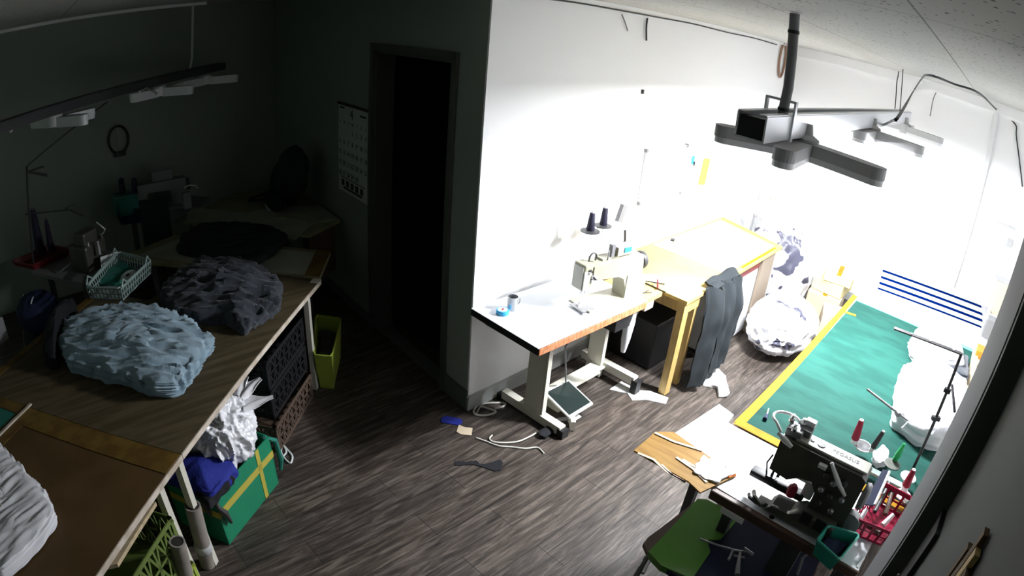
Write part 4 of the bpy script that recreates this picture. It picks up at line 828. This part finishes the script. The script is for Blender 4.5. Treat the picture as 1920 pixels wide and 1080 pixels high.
# backpack on the corner table
t = thing('backpack', 'black backpack slumped against the wall on the corner table', 'backpack', (2.1, 4.72, .76))
bo = B(); r0 = bmesh.ops.create_uvsphere(bo.bm, u_segments=48, v_segments=32, radius=1)
for v in r0['verts']:
    x, y, z = v.co; h = (z+1)/2; k = 1-.42*h**1.5; nn = noise.noise(v.co*2.2)*.07
    v.co = Vector((2.03+y*.17*k+.06*h+nn*.4, 4.70-x*.25*k*(1+nn)-.12*h, .765+.56*h**.85))
obj('bag_body', bo, 'blackcloth', t, True)
obj('front_pocket', B().blob((1.90, 4.64, .86), (.07, .17, .085), 4, 20, .05, 2, .762), 'blackcloth', t, True)
bt = B(); bt.text('Wilson', .05, basis((1.822, 4.62, .815), Vector((-.1, -1, 0)).normalized(), Vector((0, 0, 1)), Vector((-1, .1, 0)).normalized())); obj('lettering', bt, 'lampoff', t)
obj('strap', B().tube([at(520, 372, .80), at(490, 374, .80), at(466, 377, .775), at(470, 372, .79), at(500, 362, .83)], .012, 6), 'blackcloth', t)
# machine desk at the back with a pale machine
t = thing('machine_desk', 'white-topped sewing desk against the back wall of the unlit side', 'desk', (1.0, 5.4, 0))
obj('desktop', B().prism([(.61, 5.52), (1.03, 5.0), (1.08, 5.01), (1.55, 5.45), (1.25, 5.87), (.72, 5.87)], .73, .762), 'grey', t); obj('desk_leg', B().box((.78, 5.55, .365), (.05, .05, .73)).box((1.2, 5.3, .04), (.5, .05, .06), rz=-.9), 'dgrey', t)
obj('desk_leg', B().box((1.35, 5.5, .365), (.05, .05, .73)), 'dgrey', t)
t = thing('sewing_machine', 'pale sewing machine on the white-topped desk by the back wall', 'sewing machine', (1.1, 5.5, .763))
T = Tm((.86, 5.42, .763), -.12, 0, 0)
obj('bed', B().box((.22, 0, .02), (.46, .18, .04), T, bev=.004), 'grey', t)
obj('arm', B().prism([(.30, .04), (.44, .04), (.44, .27), (-.03, .27), (-.03, .14), (.05, .14), (.07, .19), (.28, .18)], -.05, .05, T, axis='y'), 'grey', t)
obj('control_box', B().box((.22, .0, .32), (.20, .06, .09), T, bev=.005), 'grey', t); obj('handwheel', B().lathe([(.03, 0), (.055, .004), (.055, .03), (.03, .035)], (0, 0, 0), 20, T @ Tm((.445, 0, .2), 0, 0, PI/2)), 'dgrey', t, True)
o = B(); o.tube([T @ Vector((-.01, 0, .14)), T @ Vector((-.01, 0, .06))], .007, 6); obj('needle_bar', o, 'steel', t)
obj('thread_arc', B().tube([at(345, 352, .98), at(355, 347, 1.0), at(367, 348, 1.0), at(371, 353, .98)], .006, 6), 'lampoff', t, True)
pm = at(350, 375, .90); obj('guide_block', B().box(pm, (.07, .06, .14)), 'grey', t)
for i, px in enumerate((230, 254)):
    p = at(px, 362, .97); q = thing('thread_cone', ('left' if i == 0 else 'right')+' black thread cone on the green bin behind the crate by the back wall', 'thread cone', p, 'black cones by the back wall')
    obj('thread_winding', B().lathe([(.030, 0), (.034, .01), (.026, .13), (.02, .135)], p, 16), 'thread_black', q, True)
p = at(245, 385, .86); tag(obj('cone_bin', B().box((p.x, p.y+.1, .86), (.30, .2, .19), bev=.01), 'tealdark'), 'dark green bin behind the blue tray on the back desk', 'bin')
p = at(250, 402, .79); qv = [at(218, 392, .82), at(282, 392, .82), at(285, 404, .82), at(222, 412, .82)]
basket('blue_tray', 'dark blue perforated tray on the left end of the back desk', 'tray', qv, .763, .055, 'navy', 'navy', .85)
# hanging hoop
c = onp(222, 262, 1, 5.87)
t = thing('hanging_hoop', 'dark oval hoop with a cord hanging on the back wall', 'hoop', c)
obj('hoop_ring', B().tube([c+Vector((.10*math.cos(a), 0, .13*math.sin(a))) for a in [2*PI*k/28 for k in range(28)]], .012, 8, closed=True), 'black', t, True)
obj('hoop_pad', B().box(c+Vector((.0, -.004, -.135)), (.13, .02, .05), bev=.008), 'black', t); obj('hanging_cord', B().tube([c+Vector((-.02, -.012, .16)), c+Vector((-.02, -.014, -.12)), c+Vector((0.0, -.012, -.45))], .003, 6), 'grey', t)
# black chair by the back tables
t = thing('black_chair', 'black high-backed chair facing the back desk', 'chair', (.83, 4.80, 0))
pb_ = at(327, 437, .76)
obj('backrest', B().box((.86, 4.78, .84), (.26, .04, .42), rz=-.5, bev=.012), 'blackcloth', t); obj('seat', B().box((.78, 4.95, .47), (.36, .36, .06), rz=-.5, bev=.015), 'blackcloth', t)
obj('back_bar', B().box((.86, 4.81, .56), (.05, .02, .2), rz=-.5), 'black', t); obj('seat_column', B().tube([(.78, 4.95, .06), (.78, 4.95, .45)], .025, 10), 'black', t)
for k in range(5): obj('leg', B().tube([(.78, 4.95, .08), (.78+.24*math.cos(k*1.257), 4.95+.24*math.sin(k*1.257), .02)], .018, 6), 'black', t)
# left desk with dark machine
t = thing('machine_desk', 'grey-topped sewing desk beside the pale green crate', 'desk', (.1, 4.6, 0))
obj('desktop', B().prism([(-.27, 4.70), (.12, 4.17), (.30, 4.30), (.47, 4.62), (.12, 5.10)], .73, .76), 'grey', t); obj('desk_leg', B().box((-.12, 4.7, .365), (.05, .05, .73)), 'dgrey', t); obj('desk_leg', B().box((.15, 4.35, .365), (.05, .05, .73)), 'dgrey', t)
t = thing('overlock_machine', 'dark overlock machine with a pale front guard on the grey-topped desk', 'sewing machine', at(170, 500, .76))
p = at(172, 505, .76)
obj('machine_body', B().box(p+Vector((0, .06, .10)), (.24, .20, .20), rz=.7, bev=.02), 'dmach', t); obj('machine_head', B().box(p+Vector((.0, .03, .24)), (.16, .12, .10), rz=.7, bev=.015), 'dmach', t)
obj('front_guard', quadslab(B(), [at(188, 482, .87), at(219, 472, .87), at(217, 487, .80), at(190, 502, .80)], .006), 'lampoff', t)
for k, (px, py) in enumerate(((165, 455), (172, 445), (183, 452), (190, 440))):
    pp = at(px, py, .98); obj('tension_post', B().tube([pp-Vector((0, 0, .10)), pp], [.012, .007], 8), 'grey' if k % 2 else 'lampgrey', t)
obj('thread_arc', B().tube([at(181, 417, 1.12), at(190, 424, 1.10), at(197, 430, 1.06), at(194, 437, 1.02), at(188, 440, .99)], .005, 6), 'lampoff', t, True)
obj('air_hose', B().tube([at(158, 450, 1.0), at(150, 470, .93), at(140, 488, .84), at(112, 510, .775)], .006, 6), 'grey', t, True)
# thread stand on left desk
t = thing('thread_stand', 'slim dark thread stand with a slanting wire at the left of the unlit side', 'thread stand', (-.24, 4.73, .76))
p0 = at(64, 503, .762); r = ray(50, 312); dd = math.hypot(p0.x, p0.y)/math.hypot(r.x, r.y); p1 = Vector((r.x*dd, r.y*dd, CAMZ+r.z*dd))
obj('pole', B().tube([p0, p1], .009, 8), 'black', t, True)
z1 = p1.z-.02; obj('guide_arm', B().tube([at(50, 322, z1), at(90, 329, z1)], .010, 6), 'dgrey', t); obj('guide_arm', B().tube([at(52, 322, z1), at(82, 312, z1)], .008, 6), 'dgrey', t)
z2 = p0.z+(p1.z-p0.z)*.52; obj('lower_rod', B().tube([at(47, 402, z2), at(128, 393, z2), at(122, 390, z2), at(140, 382, z2)], .006, 6), 'dgrey', t); obj('lower_rod', B().tube([at(128, 393, z2), at(158, 406, z2)], .006, 6), 'dgrey', t)
tag(obj('slanting_wire', B().tube([p1, Vector((.545, 4.72, 1.89))], .006, 6), 'dgrey', None, True), 'dark straight wire slanting from the thin stand up to the dark track', 'wire')
for i, (px, py, px2, py2, r0_, r1_, lb) in enumerate(((76, 472, 67, 392, .045, .022, 'tall dark thread cone beside the slim stand pole'), (97, 470, 89, 412, .034, .014, 'shorter dark thread cone right of the tall one'))):
    p = at(px, py, .80); r = ray(px2, py2); dd = math.hypot(p.x, p.y)/math.hypot(r.x, r.y); h = CAMZ+r.z*dd-p.z
    q_ = thing('thread_cone', lb, 'thread cone', p); obj('thread_winding', B().lathe([(r0_, 0), (r0_*1.02, .01), (r1_*1.2, h-.02), (r1_, h)], p, 18), 'thread_black', q_, True); obj('cone_tip', B().lathe([(r1_*.7, h), (r1_*.7, h+.015), (.003, h+.016)], p, 12), 'dgrey', q_, True)
qv = [at(22, 492, .80), at(62, 500, .80), at(132, 462, .83), at(92, 455, .83)]
basket('red_tray', 'dull red plastic tray under the dark thread cones', 'tray', qv, .765, .045, 'rred', 'rred', .9, False)
# pale green crate with a spool
cq = [at(160, 537, .86), at(226, 540, .86), at(283, 487, .86), at(222, 470, .86)]
basket('plastic_crate', 'pale green plastic crate with raised handles behind the pale blue stack', 'crate', cq, .762, .095, 'seagrey', 'seagrey', .93)
cr = bpy.data.objects['plastic_crate']
for a, b_ in ((cq[1], cq[2]), (cq[3], cq[0])):
    m = (a+b_)/2; obj('handle', B().tube([a+(b_-a)*.04, a+(b_-a)*.1+Vector((0, 0, .04)), a+(b_-a)*.2, a+(b_-a)*.8, a+(b_-a)*.9+Vector((0, 0, .045)), a+(b_-a)*.97], .007, 6), 'seagrey', cr, True)
p = at(240, 517, .83); t = thing('thread_spool', 'white ended spool lying in the pale green crate', 'spool', p)
T = basis(p, Vector((.9, .3, .3)).normalized(), Vector((-.3, .9, 0)).normalized(), Vector((-.25, -.55, .8)).normalized()); obj('spool_flange', B().lathe([(.015, 0), (.058, .002), (.058, .006), (.015, .008)], (0, 0, 0), 24, T), 'lampoff', t, True); obj('spool_hole', B().lathe([(.016, .009), (.016, .0095), (.002, .0096)], (0, 0, 0), 16, T), 'black', t)
tag(obj('folded_cloth', B().pile(ats(.80, (180, 528), (222, 528), (255, 505), (225, 488), (195, 500)), .768, .04, 44, na=60, nr=16, amp=.01), 'tealdark', None, 60), 'dark cloth in the bottom of the pale green crate', 'cloth')
# left of the tables: blue chair, white box
t = thing('folded_bag', 'navy bag with white stripes on the floor-standing stool at the far left', 'bag', at(70, 580, .6))
p = at(72, 585, .58); obj('bag_body', B().blob(p, (.17, .15, .15), 51, 24, .08), 'navy', t, True)
obj('white_stripe', B().tube([at(44, 553, .72), at(46, 563, .70), at(49, 575, .66)], .006, 6), 'lampoff', t); obj('white_stripe', B().tube([at(64, 553, .72), at(60, 562, .72), at(58, 570, .70)], .006, 6), 'lampoff', t)
st = thing('stool', 'dark stool under the navy bag', 'stool', (p.x, p.y, 0)); obj('seat', B().box((p.x, p.y, .415), (.36, .34, .03), bev=.01), 'black', st)
for dx in (-.14, .14):
    for dy in (-.13, .13): obj('leg', B().box((p.x+dx, p.y+dy, .2), (.03, .03, .4)), 'black', st)
p = at(5, 640, .80); tag(obj('switch_box', B().box((p.x-.06, p.y+.08, .84), (.16, .12, .15), rz=.7, bev=.008), 'grey'), 'grey box at the left picture edge on the table with the amber tape', 'box')

# ================================================================== under the left tables
o_ = F(1.02, -.18)
# green woven bag/box
gA, gB = at(430, 1022, 0), at(523, 905, 0); gd = (gB-gA).normalized(); gn = Vector((-gd.y, gd.x, 0)); gl = (gB-gA).length
t = thing('green_box', 'green woven plastic box bag with a yellow stripe under the long table', 'bag', (gA+gB)/2+gn*.15)
GT = basis(gA, gd, gn, Vector((0, 0, 1))); h_ = .345
o = B()
def gbox(b, x0, x1, y0, y1, z0, z1): return b.box(((x0+x1)/2, (y0+y1)/2, (z0+z1)/2), (x1-x0, y1-y0, z1-z0), GT)
gbox(o, 0, gl, 0, .006, .004, h_); gbox(o, 0, gl, .33, .336, .004, h_); gbox(o, 0, .006, 0, .336, .004, h_); gbox(o, gl-.006, gl, 0, .336, .004, h_); gbox(o, 0, gl, 0, .336, 0, .006)
obj('bag_body', o, 'greenbag', t)
o = B(); gbox(o, -.002, gl+.002, -.003, -.0005, .20, .245); obj('yellow_stripe', o, 'bagyellow', t); o = B(); gbox(o, -.003, -.0005, 0, .33, .20, .245); obj('yellow_stripe', o, 'bagyellow', t)
o = B(); gbox(o, gl*.72, gl*.78, -.003, -.0005, .004, h_); obj('yellow_stripe', o, 'bagyellow', t)
o = B(); o.tube([GT @ Vector(v) for v in ((gl*.96, .02, h_), (gl+.03, -.01, h_-.05), (gl+.045, -.015, .15), (gl+.03, -.01, .08))], [.012, .016, .016, .01], 8); obj('carry_strap', o, 'tealdark', t, True)
o = B(); o.tube([GT @ Vector(v) for v in ((.02, .02, h_+.02), (-.005, -.02, h_-.05), (.02, -.03, .24), (.05, -.02, .14))], [.014, .012, .018, .010], 8); o.tube([GT @ Vector(v) for v in ((-.01, .08, h_+.02), (-.02, .06, h_-.06), (-.015, .05, .22))], [.012, .012, .010], 8); obj('hanging_strap', o, 'dgrey', t, True)
# clear poly bags in it
c = GT @ Vector((gl*.62, .17, .50)); 
t = thing('poly_bag_heap', 'crumpled heap of clear white poly bags sticking out of the green box bag', 'bags', (c.x, c.y, .345))
bo = B(); r0 = bmesh.ops.create_icosphere(bo.bm, subdivisions=6, radius=1)
for v in r0['verts']:
    d = v.co.normalized(); k = .90
    for f_, a_ in ((1.6, .16), (3.3, .10), (6.5, .06), (12, .03)): k += a_*(1-2*abs(noise.noise(d*f_+Vector((3, f_, 0))))-.5)
    v.co = Vector((c.x, c.y, c.z-.03))+Vector((d.x*.21*k, d.y*.21*k, max(-.13, d.z*.235*k)))
obj('bag_heap', bo, 'bagclear', t, 70)
for k, (px, py, zz, w_) in enumerate(((489, 709, .665, .05), (512, 744, .63, .045), (462, 704, .67, .06))):
    tip = at(px, py, zz); q = c+Vector((0, 0, .08)); d = (tip-q); q = q+d*.5; n = d.cross(Vector((0, 0, 1))).normalized()
    def fn(u, v, tip=tip, q=q, n=n, w_=w_): p = q.lerp(tip, v)+n*(u-.5)*2*w_*1.3*(1-v*.75); return (p.x, p.y, p.z+.02*math.sin(u*9+v*5)*(1-v))
    obj('bag_corner', B().grid(fn, 10, 10, .003), 'bagclear', t, 60)
c2 = GT @ Vector((gl*.18, .14, .38))
tag(obj('blue_garment', B().pile([tuple((GT @ Vector(v))[:2]) for v in ((-.02, -.01, 0), (gl*.40, -.02, 0), (gl*.42, .16, 0), (gl*.25, .30, 0), (-.03, .30, 0))], .335, .12, 61, nr=40, na=110, amp=.022, freq=10, dome=.5, power=1.8), 'blue', None, 80), 'royal blue garment bulging over the near end of the green box bag', 'garment')
tag(obj('black_garment', B().pile([tuple((GT @ Vector(v))[:2]) for v in ((-.06, -.02, 0), (.16, -.03, 0), (.13, .07, 0), (-.02, .10, 0))], .33, .05, 64, nr=20, na=60, amp=.015), 'blackcloth', None, 80), 'black cloth hanging over the corner of the green box bag below the blue garment', 'garment')
# cardboard tubes
for i, (bx, tx, r_, lb) in enumerate((((390, 1058), (361, 948), .040, 'grey cardboard tube standing beside the green box bag, wrapped with a white band'), ((368, 1150), (332, 1015), .036, 'nearer grey cardboard tube leaning by the white table leg'))):
    p = at(bx[0], bx[1], .002); ztp = .42 if i == 0 else .52; q = at(tx[0], tx[1], ztp); z = (q-p).normalized(); x = z.orthogonal().normalized(); T = basis(p, x, z.cross(x), z); h = (q-p).length
    t = thing('cardboard_tube', lb, 'tube', p, 'cardboard tubes by the green bag')
    obj('tube_wall', B().lathe([(r_*.8, .01), (r_, 0), (r_, h*.5), (r_*1.02, h*.6), (r_, h), (r_*.8, h), (r_*.78, h*.9)], (0, 0, 0), 24, T), 'tube', t, True); obj('tube_hole', B().lathe([(r_*.79, h-.004), (r_*.79, h-.003), (.002, h-.0029)], (0, 0, 0), 20, T), 'tubein', t)
    obj('white_band', B().lathe([(r_*1.01, h*.26), (r_*1.12, h*.28), (r_*1.12, h*.36), (r_*1.01, h*.38)], (0, 0, 0), 24, T), 'lampgrey', t, True)
# second white leg, board and lime crates
bq = ats(.66, (195, 1068), (268, 934), (294, 946), (222, 1062)); tag(obj('pine_board', B().prism(bq, .655, .675), 'pine'), 'pale pine board under the edge of the brown board table', 'board')
def crate(name, label, cx_, cy_, rz, l, w_, z0, h, m, grp):
    T = Tm((cx_, cy_, z0), rz); t = thing(name, label, 'crate', (cx_, cy_, z0), grp)
    q = [T @ Vector(v) for v in ((-l/2, -w_/2, 0), (l/2, -w_/2, 0), (l/2, w_/2, 0), (-l/2, w_/2, 0))]
    for i in range(4):
        a, b_ = q[i], q[(i+1) % 4]; L = (b_-a).length; X = (b_-a)/L; Y = Vector((0, 0, 1)); Z = X.cross(Y); S = basis(a, X, Y, Z)
        o = B(); o.box((L/2, .012, 0), (L, .024, .006), S); o.box((L/2, h-.012, 0), (L, .024, .006), S); o.box((.01, h/2, 0), (.02, h, .006), S); o.box((L-.01, h/2, 0), (.02, h, .006), S)
        n = max(3, int(L/.065)); 
        for k in range(n):
            x0, x1 = k*L/n, (k+1)*L/n; xm = (x0+x1)/2; hh = h/2
            for (xa, ya, xb, yb) in ((x0, .02, xm, hh), (x1, .02, xm, hh), (x0, h-.02, xm, hh), (x1, h-.02, xm, hh), (xm, .02, xm, h-.02), (x0, hh, x1, hh)):
                dx, dy = xb-xa, yb-ya; l2 = math.hypot(dx, dy); o.box(((xa+xb)/2, (ya+yb)/2, 0), (l2, .012, .004), S @ Matrix.Identity(4), rz=math.atan2(dy, dx))
        obj('lattice_side', o, m, t)
    obj('crate_bottom', B().box((0, 0, .004), (l-.01, w_-.01, .006), T), m, t); return t
cr_a = math.atan2(TU.y, TU.x)
p = F(2.22, .16); crate('lattice_crate', 'lime lattice crate on top of the stack under the brown board table', p.x, p.y, cr_a, .52, .36, .34, .26, 'limed', 'lattice crates under the brown table')
crate('lattice_crate', 'lime lattice crate at the bottom of the stack under the brown board table', p.x, p.y, cr_a, .54, .38, .0, .30, 'lime', 'lattice crates under the brown table')
# dark crates and brown wire basket under long table
for k, (z0, lb) in enumerate(((.40, 'black crate on top of the dark stack under the long wooden table'), (.20, 'black crate in the middle of the dark stack under the long wooden table'))):
    p = F(.48, .24); crate('black_crate', lb, p.x, p.y, cr_a, .56, .36, z0, .19, 'black', 'dark crates under the long table')
p = F(.52, .23); crate('wire_basket', 'brown wire basket at the bottom of the dark stack', p.x, p.y, cr_a, .60, .40, .0, .19, 'brownwire', 'dark crates under the long table')
# lime basket at far end
yq = [at(588, 665, .30), at(622, 668, .30), at(640, 597, .30), at(592, 590, .30)]
basket('lime_basket', 'yellow-green plastic basket of clothes on the floor past the long table', 'basket', yq, .0, .30, 'lime', 'lime', .78, False)
tag(obj('dark_clothes', B().pile([(p.x*.7+sum(v.x for v in yq)/4*.3, p.y*.7+sum(v.y for v in yq)/4*.3) for p in yq], .01, .24, 71, nr=24, na=60, amp=.02), 'dgrey', None, 80), 'dark grey clothes inside the yellow-green basket', 'clothes')

# ================================================================== calendar
t = thing('wall_calendar', 'white month calendar hanging on the wall beside the doorway', 'calendar', DO+DE*1.60+DN*.01+Vector((0, 0, 1.0)))
s0, s1, zb, zt = 1.33, 1.865, 1.0, 1.705
obj('calendar_sheet', B().box(((s0+s1)/2, -.006, (zb+zt)/2), (s1-s0, .004, zt-zb), TD), 'calpaper', t)
obj('top_bar', B().box(((s0+s1)/2, -.010, zt), (s1-s0+.01, .012, .018), TD), 'black', t)
CT = basis(DO+DN*.0095, -DE, Vector((0, 0, 1)), DN)      # x to the viewer's right, y up
def ctext(b, s, sz, sx, z): return b.text(s, sz, CT @ Matrix.Translation((-sx, z, 0)))
b = B(); cw_ = (s1-s0)/7
ctext(b, '4', .11, (s0+s1)/2+.02, 1.635)
obj('month_number', b, 'ink', t)
b = B(); b.box((-(s1-.07), 1.675, 0), (.09, .012, .001), CT); b.box((-(s0+.09), 1.65, 0), (.10, .014, .001), CT)
for k, dname in enumerate('SMTWTFS'): ctext(b, dname, .035, s1-cw_*(k+.5), 1.56)
obj('header_print', b, 'ink', t)
b = B()
for d in range(1, 31):
    k = d+2; ctext(b, str(d), .052, s1-cw_*(k % 7+.5), 1.49-.085*(k//7))
obj('day_numbers', b, 'ink', t)
b = B()
for k in range(5): b.box((-(s1-.09-k*.085), 1.075, 0), (.05, .05, .001), CT)
b.box((-(s0+s1)/2, 1.035, 0), (.34, .018, .001), CT); b.box((-(s0+s1)/2, 1.118, 0), (.44, .006, .001), CT)
obj('footer_print', b, 'ink', t)

# ================================================================== things on the floor
def flat(name, label, cat, pts, m, th=.004, z=.001): return tag(obj(name, B().prism(ats(z, *pts), z, z+th), m), label, cat)
flat('cloth_scrap', 'blue cloth scrap on the floor near the pillar', 'scrap', ((826, 787), (834, 780), (864, 786), (868, 792), (860, 798), (828, 793)), 'blue')
flat('paper_tag', 'beige tag on the floor beside the blue scrap', 'tag', ((860, 797), (872, 802), (886, 803), (884, 817), (864, 815), (856, 810)), 'beige')
flat('cloth_scrap', 'black cloth scrap lying alone in the middle of the floor', 'scrap', ((853, 865), (872, 867), (889, 865), (893, 864), (900, 871), (914, 870), (937, 862), (943, 868), (938, 882), (928, 884), (910, 878), (890, 872), (853, 873)), 'blackcloth')
def fc(name, label, pts, r, m, cat='cord', z=.006):
    P = [at(x, y, z) for x, y in pts]; out = []
    for i in range(len(P)-1):
        p0, p1, p2, p3 = P[max(i-1, 0)], P[i], P[i+1], P[min(i+2, len(P)-1)]
        for k in range(5): q = k/5; out.append(.5*((2*p1)+(-p0+p2)*q+(2*p0-5*p1+4*p2-p3)*q*q+(-p0+3*p1-3*p2+p3)*q**3))
    out.append(P[-1]); return tag(obj(name, B().tube(out, r, 6), m, None, True), label, cat)
fc('drawstring', 'long white cord lying on the floor, the lower of two', ((893, 821), (910, 827), (935, 836), (960, 838), (985, 841), (1007, 839), (1020, 850)), .005, 'cord')
fc('drawstring', 'white cord with a looped end lying above the longer cord', ((923, 816), (918, 822), (924, 828), (945, 830), (970, 828), (990, 820), (1005, 812)), .005, 'cord', z=.007)
fc('drawstring', 'tangled white strap on the floor by the wall corner under the sewing table', ((893, 762), (888, 772), (895, 778), (915, 778), (930, 772), (915, 766), (900, 763), (893, 775), (905, 758), (935, 755), (948, 757), (942, 763), (928, 766)), .007, 'cord')
flat('paper_label', 'white printed label on the floor in front of the foot pedal', 'label', ((1062, 786), (1084, 777), (1090, 782), (1078, 789), (1066, 793)), 'whitepaper')
fc('striped_strap', 'short striped strap at the foot of the sewing table leg', ((1038, 790), (1050, 787), (1064, 785)), .014, 'lampgrey', 'strap', .012)
fc('white_strap', 'white looped strap on the floor beside the green box bag', ((529, 838), (527, 848), (536, 862), (545, 868), (548, 855), (538, 842), (532, 836), (537, 848), (527, 858)), .006, 'lampoff')
flat('white_strip', 'long white bent strip of paper on the floor by the timber leg', 'paper', ((1143, 731), (1165, 716), (1180, 724), (1196, 733), (1218, 734), (1253, 747), (1248, 758), (1210, 750), (1185, 751), (1176, 738), (1160, 735)), 'whitepaper', .006)
tag(obj('crumpled_paper', B().pile(ats(.004, (1315, 722), (1330, 700), (1345, 696), (1360, 712), (1366, 745), (1346, 746), (1344, 728), (1330, 727)), .002, .035, 81, nr=16, na=60, amp=.012, freq=24), 'whitepaper', None, 50), 'crumpled white paper on the floor below the trousers', 'paper')
for k, (x, y) in enumerate(((1272, 989), (600, 905), (1045, 1030), (820, 860), (700, 1010))):
    if k == 0: tag(obj('floor_button', B().lathe([(.008, 0), (.008, .004), (.002, .005)], at(x-10, y, .001), 12), 'black'), 'tiny black button on the floor left of the chair', 'button')
tag(obj('black_crumple', B().pile(ats(.004, (1010, 815), (1030, 800), (1042, 802), (1036, 815), (1022, 824), (1012, 822)), .001, .03, 85, nr=12, na=40, amp=.012), 'blackcloth', None, 50), 'small black crumpled cloth at the end of the looped cord', 'scrap')
